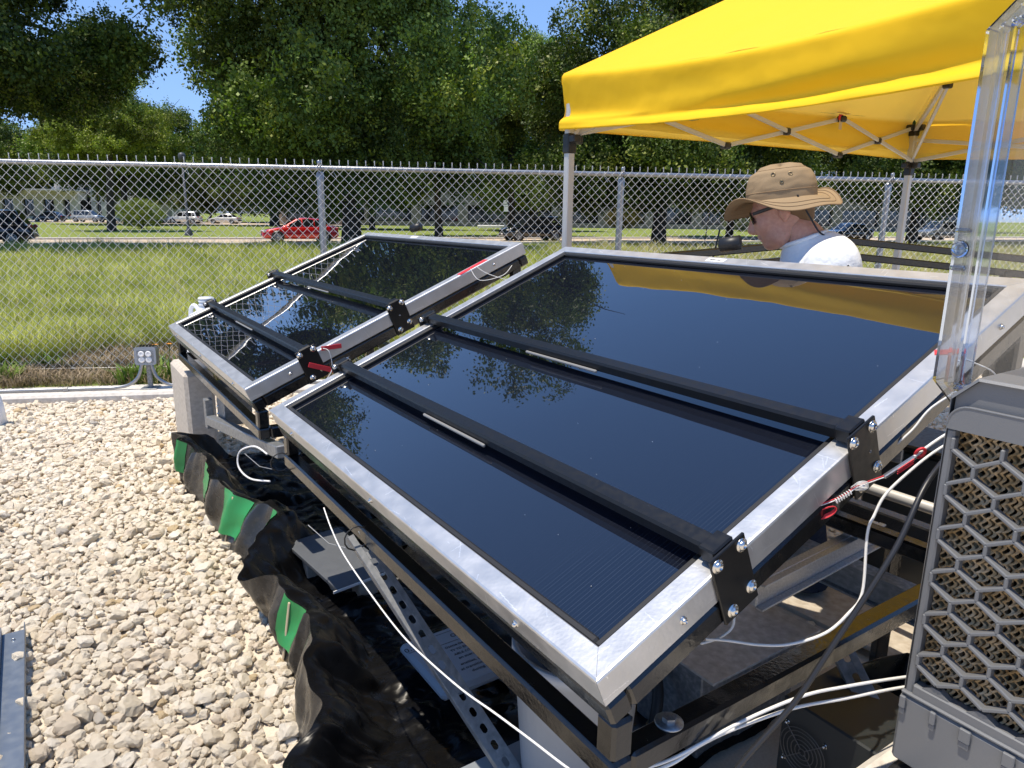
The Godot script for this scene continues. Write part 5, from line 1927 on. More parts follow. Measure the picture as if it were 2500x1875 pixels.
	beam(st, HB * Vector3(1.43, .575, -.80), HB * Vector3(1.39, .575, -1.42), .03, .07, Vector3.UP, .004)
	put("web", st, mt.galv, t)
	st = S()
	for y in [.542, .608]: beam(st, HB * Vector3(1.455, y, -.80), HB * Vector3(1.415, y, -1.42), .02, .006, Vector3.UP, .001)
	put("flange", st, mt.galv, t)
	t = thing("back_rail", "black rail with bright worn edge behind the red and white wires", "rail")
	st = S()
	beam(st, HB * Vector3(1.15, .565, -1.54), HB * Vector3(2.6, .565, -1.54), .05, .07, Vector3.UP, .005)
	put("bar", st, mt.black, t)
	st = S()
	for x in [1.4, 1.75, 2.1]: beam(st, HB * Vector3(x, .0, -1.54), HB * Vector3(x, .53, -1.54), .04, .04, Vector3.BACK, .004)
	put("leg", st, mt.black, t)
	st = S(true)
	tube(st, [HB * Vector3(1.16, .60, -1.69), HB * Vector3(2.6, .60, -1.69)], .019, 12)
	meta(put("white_pipe", st, mt.pipe), "pale grey pipe above the black rail behind the wires", "pipe")
	# black box added to fill the dark area behind the rails
	t = thing("dark_filler_box", "added black box filling the dark area behind the pale pipe and the wires", "crate", Transform3D(bb, HB * Vector3(1.45, 0, -2.32)))
	st = S()
	box(st, Vector3(0, .31, 0), Vector3(1.05, .60, .30), Basis.IDENTITY, .012)
	put("case", st, mt.fanbox, t)
	st = S()
	box(st, Vector3(0, .625, 0), Vector3(1.08, .03, .33), Basis.IDENTITY, .008)
	put("lid", st, mt.bar, t)
	for x in [-.4, 0.0, .4]:
		st = S()
		box(st, Vector3(x, .59, .158), Vector3(.06, .07, .016), Basis.IDENTITY, .004)
		put("latch", st, mt.dgalv, t)
	# plywood on the ground
	for e in [["plywood_sheet", "grey weathered plywood sheet on the gravel beside the trouser leg", Vector3(1.45, .045, -2.52), Vector3(.62, .018, .70)], ["plywood_sheet", "second plywood sheet partly under the person's foot", Vector3(1.02, .03, -2.42), Vector3(.5, .015, .8)]]:
		st = S()
		box(st, e[2], e[3], bb.rotated(Vector3.UP, .04), .002)
		meta(put(e[0], st, mt.ply), e[1], "plywood")
	# folded black cover draped at right
	st = S(true)
	var bag := func(u: float, v: float) -> Vector3:
		var a := u * TAU
		var r := .17 * sin(PI * clampf(v * .62 + .02, 0, 1)) * (1.0 + .12 * sin(a * 3.0 + v * 5.0))
		return Vector3(1.06 + cos(a) * r, .38 - v * .30, -1.66 + sin(a) * r)
	sheet(st, 30, 14, bag)
	meta(put("black_bag", st, mt.tarp), "shiny black plastic bag behind the lower right slotted strut", "bag")
	# rear frame behind the person
	t = thing("rail_stand", "black double rail frame standing behind the person", "frame")
	for y in [0.0, -.068]:
		for p in [[Vector3(.60, 1.335, -3.02), Vector3(1.52, 1.405, -3.36)], [Vector3(1.52, 1.405, -3.36), Vector3(2.35, 1.330, -3.26)]]:
			st = S()
			beam(st, p[0] + Vector3(0, y, 0), p[1] + Vector3(0, y, 0), .04, .032, Vector3.UP, .004)
			put("rail", st, mt.black, t)
	for p in [Vector3(.75, 1.29, -3.075), Vector3(1.52, 1.345, -3.36), Vector3(2.25, 1.28, -3.27)]:
		st = S()
		beam(st, Vector3(p.x, 0, p.z), p, .04, .04, Vector3.BACK, .004)
		put("leg", st, mt.black, t)
	st = S(true)
	tube(st, [Vector3(.86, 1.33, -3.10), Vector3(.885, 1.45, -3.12)], .004, 5)
	put("tie_tail", st, mt.plastic, t)

func make_ropes() -> void:
	rope("white_rope", "thin white rope drooping along the near low beam", "rope", [Vector3(-.52, .70, -1.84), Vector3(-.47, .687, -1.727), Vector3(-.42, .65, -1.652), Vector3(-.319, .622, -1.501), Vector3(-.233, .610, -1.372), Vector3(-.163, .620, -1.267), Vector3(-.086, .639, -1.152), Vector3(-.022, .665, -1.056), Vector3(.034, .685, -.973), Vector3(.082, .69, -.915), Vector3(.12, .672, -.90)], .0019, mt.rope)
	rope("white_cable", "looped white cable at the rear end of the near stand", "cable", [Vector3(-.87, .66, -2.40), Vector3(-.93, .675, -2.44), Vector3(-1.00, .64, -2.48), Vector3(-1.005, .585, -2.47), Vector3(-.95, .555, -2.43), Vector3(-.86, .565, -2.38)], .0033, mt.rope)
	rope("white_rope", "upper of the twin white ropes crossing the lower right", "rope", [Vector3(.20, .60, -1.00), Vector3(.277, .607, -1.021), Vector3(.407, .641, -1.071), Vector3(.528, .660, -1.116), Vector3(.626, .653, -1.155), Vector3(.759, .647, -1.194), Vector3(.95, .63, -1.25)], .0030, mt.rope)
	rope("white_rope", "lower of the twin white ropes crossing the lower right", "rope", [Vector3(.20, .588, -.995), Vector3(.277, .600, -1.018), Vector3(.335, .610, -1.052), Vector3(.401, .625, -1.075), Vector3(.516, .638, -1.113), Vector3(.63, .628, -1.155), Vector3(.757, .628, -1.19), Vector3(.95, .61, -1.25)], .0030, mt.rope)
	rope("black_cable", "black rubber cable running diagonally in front of the white wires", "cable", [Vector3(.30, .47, -.99), Vector3(.39, .594, -1.018), Vector3(.482, .700, -1.043), Vector3(.542, .788, -1.064), Vector3(.649, .952, -1.103), Vector3(.715, 1.055, -1.150), Vector3(.80, 1.10, -1.22)], .0052, mt.cable)
	rope("white_cable", "white cable hanging in a long curve beside the black cable", "cable", [Vector3(.375, .72, -1.20), Vector3(.41, .728, -1.184), Vector3(.469, .721, -1.182), Vector3(.527, .723, -1.182), Vector3(.593, .744, -1.187), Vector3(.636, .780, -1.196), Vector3(.662, .820, -1.205), Vector3(.670, .925, -1.23), Vector3(.683, .960, -1.239), Vector3(.704, .999, -1.248), Vector3(.749, 1.042, -1.258), Vector3(.802, 1.082, -1.268), Vector3(.87, 1.12, -1.275)], .0028, mt.rope)
	rope("white_cable", "short white cable below the nearer right clamp plate", "cable", [Vector3(.365, .71, -1.20), Vector3(.399, .721, -1.202), Vector3(.425, .74, -1.208), Vector3(.431, .765, -1.22)], .0026, mt.rope)
	rope("white_cable", "white cord frayed along the collector's right side", "cable", [Vector3(.745, 1.055, -1.334), Vector3(.791, 1.096, -1.343), Vector3(.829, 1.140, -1.353), Vector3(.90, 1.18, -1.37)], .0022, mt.rope)
	# red and white twisted wire with connectors
	var t := thing("red_wire_bundle", "red and white knotted wires with taped connectors at the right edge", "wires")
	var rp := [Vector3(.392, .930, -1.201), Vector3(.491, .969, -1.21), Vector3(.560, .990, -1.212), Vector3(.609, 1.007, -1.219), Vector3(.636, 1.025, -1.223), Vector3(.69, 1.045, -1.228)]
	var st := S(true)
	tube(st, curve(rp, 6), .0011, 6)
	put("red_wire", st, mt.red, t)
	st = S(true)
	tube(st, curve(rp.map(func(v): return v + Vector3(.001, -.0022, .001)), 6), .0010, 6)
	put("white_wire", st, mt.rope, t)
	st = S(true)
	for k in 4:
		var lp: Array = []
		for i in 14:
			var a := TAU * i / 14
			lp.append(Vector3(.640, 1.022 + .003 * k, -1.222 + .002 * k) + Vector3(cos(a) * .016 * (1 - .1 * k), sin(a) * .007, sin(a) * .004))
		tube(st, lp, .0008, 5, true)
	put("knot", st, mt.rope, t)
	st = S(true)
	for k in 5:
		var lp: Array = []
		for i in 16:
			var a := TAU * i / 16
			lp.append(Vector3(.578, .982, -1.212) + Vector3(cos(a) * .017 - sin(a) * .004, sin(a) * (.004 + .0012 * k) + cos(a) * .009 - .004, .0012 * k))
		tube(st, lp, .0009, 5, true)
	put("hank", st, mt.red, t)
	st = S(true)
	for k in 7:
		var p := Vector3(.596, .998, -1.214).lerp(Vector3(.622, 1.014, -1.219), k / 6.0)
		var lp: Array = []
		for i in 9:
			var a := TAU * i / 9
			lp.append(p + Vector3(-.5 * cos(a), .85 * cos(a), 0) * .0045 + Vector3(0, 0, sin(a) * .0045))
		tube(st, lp, .0011, 5, true)
	put("wrapping", st, mt.rope, t)
	st = S()
	beam(st, Vector3(.684, 1.040, -1.228), Vector3(.742, 1.078, -1.236), .009, .007, Vector3.UP, .002)
	put("connector", st, mt.galv2, t)
	st = S(true)
	for k in 3: tube(st, [Vector3(.705, 1.049 + .004 * k, -1.222), Vector3(.735, 1.068 + .004 * k, -1.228)], .0012, 5)
	put("lead", st, mt.red, t)
	st = S(true)
	var lp3: Array = []
	for i in 14:
		var a := TAU * i / 14
		lp3.append(Vector3(.750, 1.085, -1.237) + Vector3(cos(a) * .008, sin(a) * .010, sin(a) * .005))
	tube(st, lp3, .0030, 7, true)
	put("tape", st, mt.red, t)
	st = S(true)
	tube(st, curve([Vector3(.738, 1.076, -1.236), Vector3(.786, 1.111, -1.244), Vector3(.86, 1.15, -1.26)], 5), .0030, 7)
	put("white_lead", st, mt.rope, t)
	# red tape strips on the rear collector and on the near collector's far edge
	var far := PX * Transform3D(Basis.IDENTITY, Vector3(-2.195, 0, 0))
	t = thing("red_tape", "red tape strip and thin wires on the rear collector's upper right edge", "tape", far)
	st = S()
	box(st, Vector3(1.835, .0006, -1.12), Vector3(.03, .0012, .16), Basis(Vector3.UP, .06))
	put("strip", st, mt.red, t)
	st = S(true)
	tube(st, curve([Vector3(1.85, .002, -1.10), Vector3(1.90, -.05, -1.10), Vector3(1.93, -.07, -1.20), Vector3(1.90, -.06, -1.28)], 6), .0016, 5)
	tube(st, curve([Vector3(1.85, .002, -1.13), Vector3(1.89, -.04, -1.15), Vector3(1.95, -.09, -1.2)], 6), .0014, 5)
	put("wire", st, mt.rope, t)
	t = thing("red_tape", "dark red tape pieces by the rear collector's nearer clamp plate", "tape", far)
	st = S()
	box(st, Vector3(1.862, -.012, -.375), Vector3(.003, .018, .085), Basis(Vector3.RIGHT, -.35), .0008)
	box(st, Vector3(1.872, -.065, -.30), Vector3(.003, .020, .11), Basis(Vector3.RIGHT, -.72), .0008)
	put("strip", st, mt.red, t)
	st = S(true)
	tube(st, curve([Vector3(1.866, .002, -.34), Vector3(1.876, -.02, -.355), Vector3(1.876, -.09, -.335), Vector3(1.874, -.12, -.29)], 6), .0018, 5)
	put("wire", st, mt.rope, t)
	t = thing("red_tape", "red tape hanging on the near collector's far right corner behind the clear cover", "tape", PX)
	st = S()
	box(st, Vector3(1.735, .001, -1.03), Vector3(.05, .0015, .02), Basis(Vector3.UP, .5))
	box(st, Vector3(1.758, -.06, -1.02), Vector3(.0015, .12, .018), Basis.IDENTITY)
	put("strip", st, mt.red, t)
	st = S(true)
	tube(st, curve([Vector3(1.758, -.01, -1.03), Vector3(1.79, -.06, -1.08), Vector3(1.80, -.10, -1.10)], 5), .0018, 5)
	put("wire", st, mt.rope, t)
	# cable ties with long tails on the low beam
	for e in [[.735, "black cable tie with a long tail at the middle of the near low beam"], [.02, "cable tie with a pale tail at the rear end of the near stand"]]:
		t = thing("cable_tie", e[1], "cable tie", Transform3D(HB.basis, HB * Vector3(e[0], .642, -.023)))
		st = S(true)
		var lp: Array = []
		for i in 12:
			var a := TAU * (i + .5) / 12
			lp.append(Vector3(.0, sin(a) * .034, cos(a) * .034))
		tube(st, lp, .0022, 5, true)
		put("loop", st, mt.plastic, t)
		st = S(true)
		tube(st, [Vector3(0, -.02, .030), Vector3(-.05, -.02, .06), Vector3(-.13, .01, .09)], .0014, 5)
		put("tail", st, mt.dgalv, t)

# ---------------------------------------------------------------- cars and buildings
func car(label: String, at: Vector3, heading: float, kind: String, paint: Color, group := "") -> Node3D:
	# local axes: x forwards, y up, z to the right
	var t := thing("parked_car", label, "car", Transform3D(Basis(Vector3.UP, heading), at), group)
	var m := M(paint, 0.22, 0.25, 0.6)
	m.clearcoat_enabled = true
	m.clearcoat = 1.0
	m.clearcoat_roughness = 0.05
	var suv := kind == "suv"
	var ln := 4.6 if suv else 4.5
	var hh := 1.68 if suv else 1.44
	var wd := .92 if suv else .90
	var gc := .26 if suv else .20
	# lower body: stations along x, each [x, deck height, half width, sill]
	var deck := [[-ln / 2, .62, .74, .42], [-ln / 2 + .06, .92 if suv else .90, .82, .30], [-ln / 2 + .35, 1.02 if suv else .96, wd, gc], [-.6, 1.02 if suv else .93, wd, gc], [.75, 1.0 if suv else .92, wd, gc], [ln / 2 - .95, .99 if suv else .86, wd - .01, gc], [ln / 2 - .35, .90 if suv else .74, .86, gc + .02], [ln / 2 - .05, .74 if suv else .60, .76, gc + .06], [ln / 2, .55, .68, .34]]
	var st := S(true)
	var ring := func(s: Array) -> Array:
		var y0: float = s[3]
		var y1: float = s[1]
		var w: float = s[2]
		return [Vector3(s[0], y0, -w * .9), Vector3(s[0], lerpf(y0, y1, .3), -w), Vector3(s[0], lerpf(y0, y1, .62), -w * 1.0), Vector3(s[0], y1 - .04, -w * .95), Vector3(s[0], y1, -w * .82), Vector3(s[0], y1 + .025, 0), Vector3(s[0], y1, w * .82), Vector3(s[0], y1 - .04, w * .95), Vector3(s[0], lerpf(y0, y1, .62), w), Vector3(s[0], lerpf(y0, y1, .3), w), Vector3(s[0], y0, w * .9)]
	var rings: Array = []
	for i in deck.size() - 1:
		for k in 3:
			var u := k / 3.0
			var a: Array = deck[i]
			var b: Array = deck[i + 1]
			rings.append(ring.call([lerpf(a[0], b[0], u), lerpf(a[1], b[1], u), lerpf(a[2], b[2], u), lerpf(a[3], b[3], u)]))
	rings.append(ring.call(deck[-1]))
	for i in rings.size() - 1:
		for k in 11:
			var k2 := (k + 1) % 11
			var c: Vector3 = (rings[i][k] + rings[i][k2]) * .5
			quad(st, rings[i][k], rings[i][k2], rings[i + 1][k2], rings[i + 1][k], Vector3(0, c.y - .6, c.z))
	for e in [0, rings.size() - 1]:
		var c := Vector3(deck[0][0] if e == 0 else deck[-1][0], .55, 0)
		for k in 11: tri(st, c, rings[e][k], rings[e][(k + 1) % 11], Vector3(-1 if e == 0 else 1, 0, 0))
	var body := put("body", st, m, t)
	# cabin: roof and pillars painted, glass let in proud of a dark core
	var cab: Array = [[-ln / 2 + .25, 0.0], [-ln / 2 + .62, 1.0], [-.35, 1.0], [.42, .97], [1.12, 0.0]] if suv else [[-ln / 2 + .55, 0.0], [-1.15, .90], [-.45, 1.0], [.15, .97], [1.05, 0.0]]
	var yb := .98 if suv else .90
	st = S(true)
	var rr: Array = []
	for c in cab:
		var y: float = lerpf(yb, hh, c[1])
		var w: float = lerpf(wd * .88, wd * .70, c[1])
		rr.append([Vector3(c[0], yb - .05, -wd * .90), Vector3(c[0], y - .03 * c[1], -w), Vector3(c[0], y, -w * .86), Vector3(c[0], y + .03 * c[1], 0), Vector3(c[0], y, w * .86), Vector3(c[0], y - .03 * c[1], w), Vector3(c[0], yb - .05, wd * .90)])
	for i in rr.size() - 1:
		for k in 6:
			var c: Vector3 = (rr[i][k] + rr[i + 1][k + 1]) * .5
			quad(st, rr[i][k], rr[i][k + 1], rr[i + 1][k + 1], rr[i + 1][k], Vector3(c.x * .2, c.y - 1.0, c.z))
	put("cabin", st, m, t)
	# side windows
	for s in [-1.0, 1.0]:
		var panes: Array = []
		var side := func(x: float, q: float) -> Vector3:
			# a point on the cabin's side: q 0 at the belt, 1 at the roof line
			var top := 0.0
			for i in cab.size() - 1:
				if x >= cab[i][0] and x <= cab[i + 1][0]: top = lerpf(cab[i][1], cab[i + 1][1], (x - cab[i][0]) / (cab[i + 1][0] - cab[i][0]))
			var v := q * maxf(top - .12, .0)
			return Vector3(x, lerpf(yb, hh, v), s * (lerpf(wd * .88, wd * .70, v) + .018))
		for pn in [[cab[0][0] + .32, cab[1][0] + .32], [cab[1][0] + .40, -.12], [-.02, .78]]:
			st = S()
			var n := 6
			for i in n:
				var xa := lerpf(pn[0], pn[1], float(i) / n)
				var xb := lerpf(pn[0], pn[1], float(i + 1) / n)
				quad(st, side.call(xa, .04), side.call(xb, .04), side.call(xb, .98), side.call(xa, .98), Vector3(0, 0, s))
			put("side_window", st, mt.carglass, t)
	for e in [[3, 4, "windscreen"], [1, 0, "rear_window"]]:
		st = S()
		var a: Array = rr[e[0]]
		var b: Array = rr[e[1]]
		var o := Vector3(.012 if e[0] == 3 else -.012, .012, 0)
		quad(st, a[2].lerp(b[2], .08) + o, a[4].lerp(b[4], .08) + o, a[4].lerp(Vector3(b[1].x, yb, b[4].z * 1.05), .9) + o, a[2].lerp(Vector3(b[1].x, yb, b[2].z * 1.05), .9) + o, o)
		put(e[2], st, mt.carglass, t)
	# wheels in dark arches
	var wr := .345 if suv else .32
	for x in [-ln / 2 + .86, ln / 2 - .88]:
		for s in [-1.0, 1.0]:
			var wx := Transform3D(Basis(Vector3.RIGHT, s * PI / 2), Vector3(x, wr, s * (wd - .20)))
			st = S(true)
			lathe(st, [Vector2(wr + .05, 0.0), Vector2(wr + .055, .212), Vector2(0, .212)], wx, 24)
			put("wheel_arch", st, mt.plastic, t)
			st = S(true)
			lathe(st, [Vector2(wr * .6, .1), Vector2(wr * .93, .1), Vector2(wr, .13), Vector2(wr, .20), Vector2(wr * .94, .226), Vector2(wr * .66, .226), Vector2(wr * .64, .19)], wx, 28)
			var wh := put("tyre", st, mt.tyre, t)
			st = S()
			lathe(st, [Vector2(wr * .66, .20), Vector2(wr * .66, .224), Vector2(wr * .58, .226), Vector2(wr * .56, .20)], wx, 24)
			lathe(st, [Vector2(.07, .20), Vector2(.06, .222), Vector2(0, .224)], wx, 12)
			for k in 10:
				var d := Vector3(cos(TAU * k / 10), 0, sin(TAU * k / 10))
				beam(st, wx * (d * .05 + Vector3(0, .212, 0)), wx * (d * wr * .6 + Vector3(0, .214, 0)), .035, .012, wx.basis.y, .002)
			put("rim", st, mt.rim, wh)
	# lamps, bumpers, plate, mirrors, handles
	for s in [-1.0, 1.0]:
		st = S()
		box(st, Vector3(ln / 2 - .20, .74 if suv else .62, s * .66), Vector3(.28, .12, .22), Basis(Vector3.UP, s * -.45), .03)
		put("headlight", st, mt.lamp, t)
		st = S()
		box(st, Vector3(-ln / 2 + .07, .92 if suv else .82, s * .70), Vector3(.16, .16, .20), Basis(Vector3.UP, s * .5), .03)
		put("tail_light", st, mt.tail, t)
		st = S()
		box(st, Vector3(.72, yb + .08, s * (wd + .06)), Vector3(.12, .12, .18), Basis.IDENTITY, .04)
		put("mirror", st, m, t)
		for x in [-.95, .05]:
			st = S()
			box(st, Vector3(x, yb - .12, s * (wd + .012)), Vector3(.2, .03, .03), Basis.IDENTITY, .01)
			put("door_handle", st, m, t)
	st = S()
	box(st, Vector3(ln / 2 - .02, .42, 0), Vector3(.10, .16, 1.2), Basis.IDENTITY, .03)
	box(st, Vector3(-ln / 2 + .02, .46, 0), Vector3(.10, .18, 1.4), Basis.IDENTITY, .03)
	put("bumper", st, mt.plastic, t)
	st = S()
	box(st, Vector3(ln / 2 + .035, .47, 0), Vector3(.012, .10, .32))
	put("number_plate", st, mt.white, t)
	if suv:
		for s in [-1.0, 1.0]:
			st = S()
			beam(st, Vector3(-1.5, hh + .05, s * .58), Vector3(.35, hh + .05, s * .58), .04, .03)
			put("roof_rail", st, mt.plastic, t)
	return t

func make_cars() -> void:
	var h := PI + atan2(-.397, .918) * -1.0
	h = atan2(.397, -.918) * -1.0
	# heading: local +x turned to (-.918, 0, .397)
	h = atan2(-.397, -.918)
	car("dark blue sport utility car on the road at the left border, rear towards the middle", Vector3(-26.4, -.24, -35.8), h, "suv", Color(.035, .06, .13), "cars beyond the fence")
	car("bright red car on the road behind the fence post", Vector3(-13.2, -.25, -44.6), h, "sedan", Color(.72, .05, .04), "cars beyond the fence")
	car("black car on the road left of the canopy's near leg", Vector3(1.3, -.24, -51.6), h, "suv", Color(.02, .024, .032), "cars beyond the fence")
	car("dark navy car on the road behind the person's back", Vector3(28.0, -.24, -61.0), h, "sedan", Color(.03, .04, .06), "cars beyond the fence")
	car("silver car on the road right of the canopy's far leg", Vector3(37.2, -.24, -63.5), h, "suv", Color(.42, .44, .46), "cars beyond the fence")
	car("grey car parked before the white building, left of the leaning trunk", Vector3(-69.0, -.24, -108), PI, "sedan", Color(.20, .22, .25), "cars in the far parking lot")
	car("silver car parked right of the leaning black trunk", Vector3(-63.2, -.24, -108.0), 0.0, "suv", Color(.62, .64, .66), "cars in the far parking lot")
	car("white car parked just left of the lamp post", Vector3(-48.0, -.24, -106.0), PI, "suv", Color(.82, .83, .84), "cars in the far parking lot")
	car("pale car parked just right of the dark trunk by the gable", Vector3(-53.2, -.24, -107.5), PI, "sedan", Color(.70, .71, .73), "cars in the far parking lot")
	car("light blue-grey car parked left of the dark trunk by the gable", Vector3(-58.0, -.24, -108.5), PI, "sedan", Color(.50, .55, .62), "cars in the far parking lot")
	car("white car parked right of the lamp post", Vector3(-43.0, -.24, -108.0), PI, "sedan", Color(.80, .80, .80), "cars in the far parking lot")

func building(label: String, xf: Transform3D, w: float, h: float, d: float, bays: int, pier: float, sill: float, head: float, wall: Material, roof_over: float) -> Node3D:
	var t := thing("building", label, "building", xf)
	var st := S()
	# fascia above the openings, wall below them, piers between
	box(st, Vector3(w / 2, (head + h) / 2, -d / 2), Vector3(w, h - head, d))
	put("fascia", st, wall, t)
	st = S()
	box(st, Vector3(w / 2, sill / 2 - .4, -d / 2), Vector3(w, sill + .8, d))
	put("base_wall", st, wall, t)
	st = S()
	box(st, Vector3(w / 2, h + .15, -d / 2 + roof_over / 2), Vector3(w + 1.0, .3, d + roof_over))
	put("roof", st, mt.roofmat, t)
	var bw := w / bays
	for i in bays + 1:
		st = S()
		box(st, Vector3(clampf(i * bw, pier / 2, w - pier / 2), (sill + head) / 2, -.35), Vector3(pier, head - sill - .006, .7))
		put("pier", st, wall, t)
	for i in bays:
		st = S()
		var x0 := i * bw + pier / 2
		var x1 := (i + 1) * bw - pier / 2
		box(st, Vector3((x0 + x1) / 2, sill + .05, -.6), Vector3(x1 - x0, .1, .1))
		box(st, Vector3((x0 + x1) / 2, head - .05, -.6), Vector3(x1 - x0, .1, .1))
		for k in range(1, 3): box(st, Vector3(lerpf(x0, x1, k / 3.0), (sill + head) / 2, -.6), Vector3(.08, head - sill - .2, .1))
		var wn := put("window", st, mt.plastic, t)
		for k in 3:
			st = S()
			box(st, Vector3(lerpf(x0, x1, (k + .5) / 3.0), (sill + head) / 2, -.62), Vector3((x1 - x0) / 3 - .08, head - sill - .2, .03))
			put("pane", st, mt.carglass, wn)
	st = S()
	box(st, Vector3(w / 2, (sill + head) / 2, -d / 2 - .5), Vector3(w - .02, head - sill - .01, d - 2.2))
	put("interior_core", st, mt.plastic, t)
	return t

func make_far() -> void:
	building("long low brown building with dark window bays beyond the lawn", Transform3D(Basis.IDENTITY, Vector3(-36, -.25, -110)), 106, 7.0, 14, 15, 1.5, .7, 3.1, mt.wall, 1.0)
	building("white low building with flat canopy roof behind the parked cars at left", Transform3D(Basis(Vector3.UP, .12), Vector3(-112, -.25, -136)), 29, 5.2, 14, 8, 1.6, .5, 3.6, mt.palewall, 2.6)
	var t := building("taller pale block with slender columns behind the silver car", Transform3D(Basis(Vector3.UP, .12), Vector3(-89, -.25, -142)), 9, 9.0, 12, 4, .9, .4, 7.0, mt.palewall, .8)
	t = thing("gable_hall", "grey hall with a pointed gable beside the dark trunk at left", "building", Transform3D(Basis(Vector3.UP, .1), Vector3(-75, -.25, -138)))
	var st := S()
	prism(st, PackedVector2Array([Vector2(0, 0), Vector2(11, 0), Vector2(11, 5), Vector2(5.5, 10), Vector2(0, 5)]), -12, 0)
	put("hall", st, mt.greywall, t)
	st = S()
	box(st, Vector3(7.5, 4.0, 1.4), Vector3(8, .5, 3.0), Basis.IDENTITY, .05)
	put("porch_roof", st, mt.palewall, t)
	st = S()
	for x in [4.2, 7.5, 10.8]: box(st, Vector3(x, 1.9, 2.5), Vector3(.3, 3.8, .3), Basis.IDENTITY, .03)
	put("porch_post", st, mt.palewall, t)
	# lamp post
	t = thing("lamp_post", "slim dark lamp post on the lawn left of the fence post", "lamp post", Transform3D(Basis.IDENTITY, Vector3(-23.9, -.25, -53.2)))
	st = S(true)
	lathe(st, [Vector2(.30, 0), Vector2(.30, .10), Vector2(.16, .45), Vector2(.09, .6), Vector2(.075, 5.2), Vector2(0, 5.2)], Transform3D.IDENTITY, 14)
	put("pole", st, mt.postgrey, t)
	st = S(true)
	lathe(st, [Vector2(.10, 5.2), Vector2(.22, 5.3), Vector2(.26, 5.65), Vector2(.18, 5.8), Vector2(0, 5.85)], Transform3D.IDENTITY, 14)
	put("lantern", st, mt.postgrey, t)
	# sign
	t = thing("road_sign", "small white sign on a brown post in front of the long building", "sign", Transform3D(Basis.IDENTITY, Vector3(-.72, -.25, -76.8)))
	st = S()
	box(st, Vector3(0, 1.4, 0), Vector3(.18, 2.8, .10), Basis.IDENTITY, .01)
	put("post", st, mt.bark, t)
	st = S()
	prism(st, rrect(.80, .62, .08), .05, .08, Transform3D(Basis.IDENTITY, Vector3(0, 2.95, 0)))
	prism(st, rrect(.70, .50, .05), .05, .08, Transform3D(Basis.IDENTITY, Vector3(0, 2.36, 0)))
	put("sign_plate", st, mt.white, t)
	st = S()
	prism(st, hexagon(.15), .08, .084, Transform3D(Basis.IDENTITY, Vector3(.05, 2.98, 0)))
	box(st, Vector3(-.12, 2.85, .082), Vector3(.2, .06, .004))
	put("symbol", st, mt.dgalv, t)
	# tall thin pole by the hat
	st = S(true)
	tube(st, [Vector3(13.2, -.3, -50.0), Vector3(13.55, 3.9, -50.0)], .035, 8)
	meta(put("marker_pole", st, mt.rust), "thin rusty pole rising behind the fence left of the hat", "pole")
	st = S()
	box(st, Vector3(-2.9, .05, -92.0), Vector3(3.4, .35, 1.1), Basis.IDENTITY, .05)
	meta(put("bench", st, mt.white), "low white slab bench on the lawn before the long building", "bench")

func extra_materials() -> void:
	var n1 := noise_bytes(41, 0.02, 4)
	var g: StandardMaterial3D = mt.galv.duplicate()
	g.metallic = 0.85
	g.roughness = 0.36
	g.albedo_color = Color(.86, .86, .86)
	mt.galv2 = g
	mt.guard = M(L(.12, .12, .12), .4, .6)
	mt.pail = M(L(.36, .38, .41), .45)
	mt.leafgreen = M(L(.07, .12, .02), .7)
	mt.petal = M(L(.75, .28, .01), .7)
	mt.strip = M(L(.26, .26, .26), .45, .2)
	mt.grit = M(L(.42, .40, .36), .9)
	mt.ink = M(L(.03, .03, .035), .7)
	mt.khaki2 = M(L(.26, .17, .09), .9)
	mt.brass = M(L(.22, .17, .10), .4, .8)
	mt.cord = M(L(.02, .022, .03), .8)
	mt.padback = M(L(.03, .02, .012), .95)
	mt.channel = tri_map(rough_map(M(L(.20, .23, .27), .4, .6), n1, .3, .55), 2.0)
	mt.carton = M(L(.30, .32, .35), .8)
	mt.plank = tri_map(rough_map(M(L(.20, .22, .24), .6), n1, .45, .7), 2.0)
	mt.fanbox = M(L(.016, .019, .020), .45)
	mt.pipe = M(L(.55, .54, .52), .4, .3)
	mt.carglass = M(L(.012, .015, .018), .05, 0.0, .7)
	mt.tyre = M(L(.012, .012, .012), .85)
	mt.rim = M(L(.45, .46, .47), .3, .7)
	mt.lamp = M(L(.6, .6, .6), .12, .3)
	mt.tail = M(L(.35, .02, .02), .2)
	mt.postgrey = M(L(.06, .065, .075), .5)
	mt.rust = M(L(.22, .12, .07), .8)
	var wall := M(Color.WHITE, .9, 0, .2)
	wall.albedo_texture = ramp_tex(n1, [[0.0, L(.19, .16, .13)], [.5, L(.26, .22, .18)], [1.0, L(.33, .28, .23)]])
	mt.wall = tri_map(wall, .15, true)
	var pw := M(Color.WHITE, .9, 0, .2)
	pw.albedo_texture = ramp_tex(n1, [[0.0, L(.50, .47, .42)], [.5, L(.60, .57, .52)], [1.0, L(.68, .66, .62)]])
	mt.palewall = tri_map(pw, .15, true)
	mt.greywall = M(L(.40, .40, .39), .9)
	mt.roofmat = M(L(.55, .55, .54), .8)

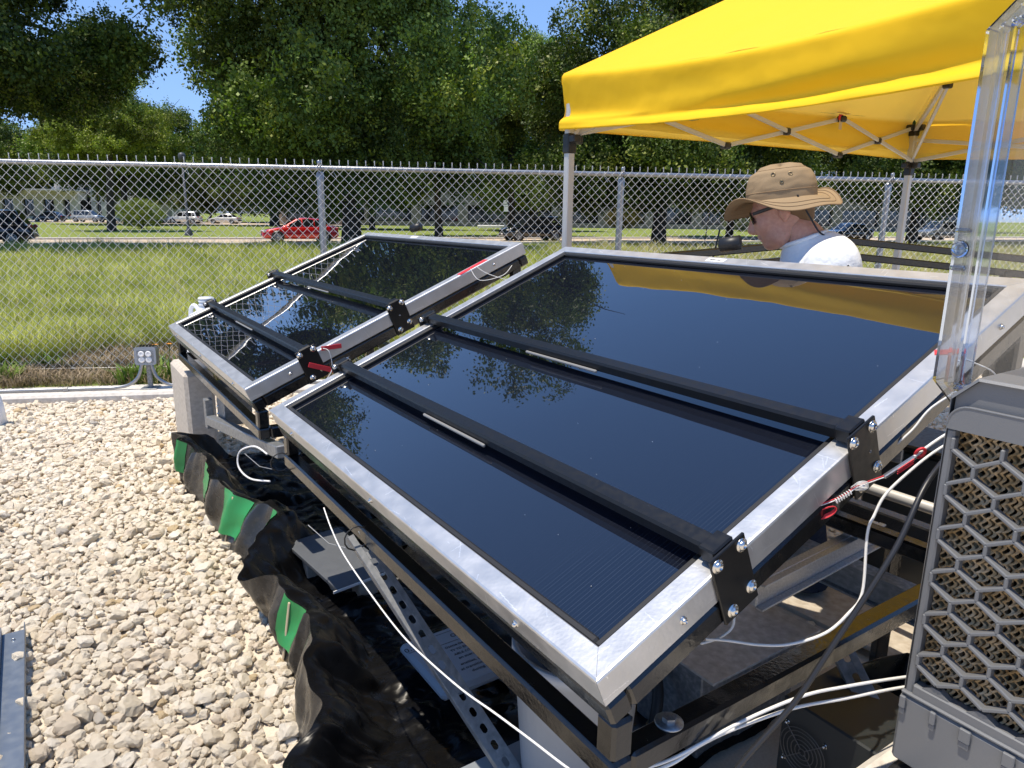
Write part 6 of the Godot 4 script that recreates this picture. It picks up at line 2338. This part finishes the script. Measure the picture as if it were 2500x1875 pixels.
# ---------------------------------------------------------------- the scene
func _ready() -> void:
	# camera, sky, sun, exposure
	var cam := Camera3D.new()
	cam.name = "camera"
	cam.fov = 56.9
	cam.near = 0.05
	cam.far = 3000.0
	cam.transform = Transform3D(Basis(Vector3.RIGHT, deg_to_rad(-13.4)) * Basis(Vector3.BACK, deg_to_rad(0.7)), Vector3(0, 1.5, 0))
	add_child(cam)
	var sky_m := ProceduralSkyMaterial.new()
	sky_m.sky_top_color = L(.12, .25, .56)
	sky_m.sky_horizon_color = L(.32, .52, .86)
	sky_m.sky_curve = 0.16
	sky_m.ground_bottom_color = L(.25, .23, .20)
	sky_m.ground_horizon_color = L(.45, .46, .44)
	sky_m.sun_angle_max = 1.0
	var sky := Sky.new()
	sky.sky_material = sky_m
	var env := Environment.new()
	env.background_mode = Environment.BG_SKY
	env.sky = sky
	env.background_energy_multiplier = 1.0
	env.tonemap_mode = Environment.TONE_MAPPER_LINEAR
	env.tonemap_exposure = 1.5
	env.sdfgi_enabled = true
	env.ssao_enabled = true
	env.ssil_enabled = true
	var we := WorldEnvironment.new()
	we.name = "world_environment"
	we.environment = env
	add_child(we)
	var sun := DirectionalLight3D.new()
	sun.name = "sun"
	sun.light_energy = 1.25
	sun.light_color = Color(1.0, .955, .88)
	sun.light_angular_distance = 0.5
	sun.shadow_enabled = true
	sun.look_at_from_position(Vector3.ZERO, -Vector3(-.235, .966, .107), Vector3.RIGHT)
	add_child(sun)
	# axes
	E2 = (E2 - E1 * E1.dot(E2)).normalized()
	NP = E2.cross(E1).normalized()
	if NP.y < 0: NP = -NP
	E2H = Vector3(E2.x, 0, E2.z)
	E2H = (E2H - E1 * E1.dot(E2H)).normalized()
	PX = Transform3D(Basis(E1, NP, -E2), PB)
	HB = Transform3D(Basis(E1, Vector3.UP, -E2H), Vector3(PB.x, 0, PB.z))
	berm_foot = [Vector3(-2.0, 0, -4.15), Vector3(-1.91, 0, -3.87), Vector3(-1.76, 0, -3.61), Vector3(-1.56, 0, -3.38), Vector3(-1.41, 0, -3.13), Vector3(-1.23, 0, -2.88), Vector3(-1.11, 0, -2.77), Vector3(-.98, 0, -2.52), Vector3(-.86, 0, -2.30), Vector3(-.74, 0, -2.09), Vector3(-.66, 0, -1.98), Vector3(-.60, 0, -1.72), Vector3(-.53, 0, -1.45), Vector3(-.40, 0, -1.2)]
	make_materials()
	extra_materials()
	# large structure
	make_ground()
	make_far()
	make_trees()
	make_grass()
	make_fence()
	make_cars()
	# the test bed
	make_collectors()
	make_canopy()
	make_person()
	make_cooler()
	make_berm()
	make_props()
	make_ropes()
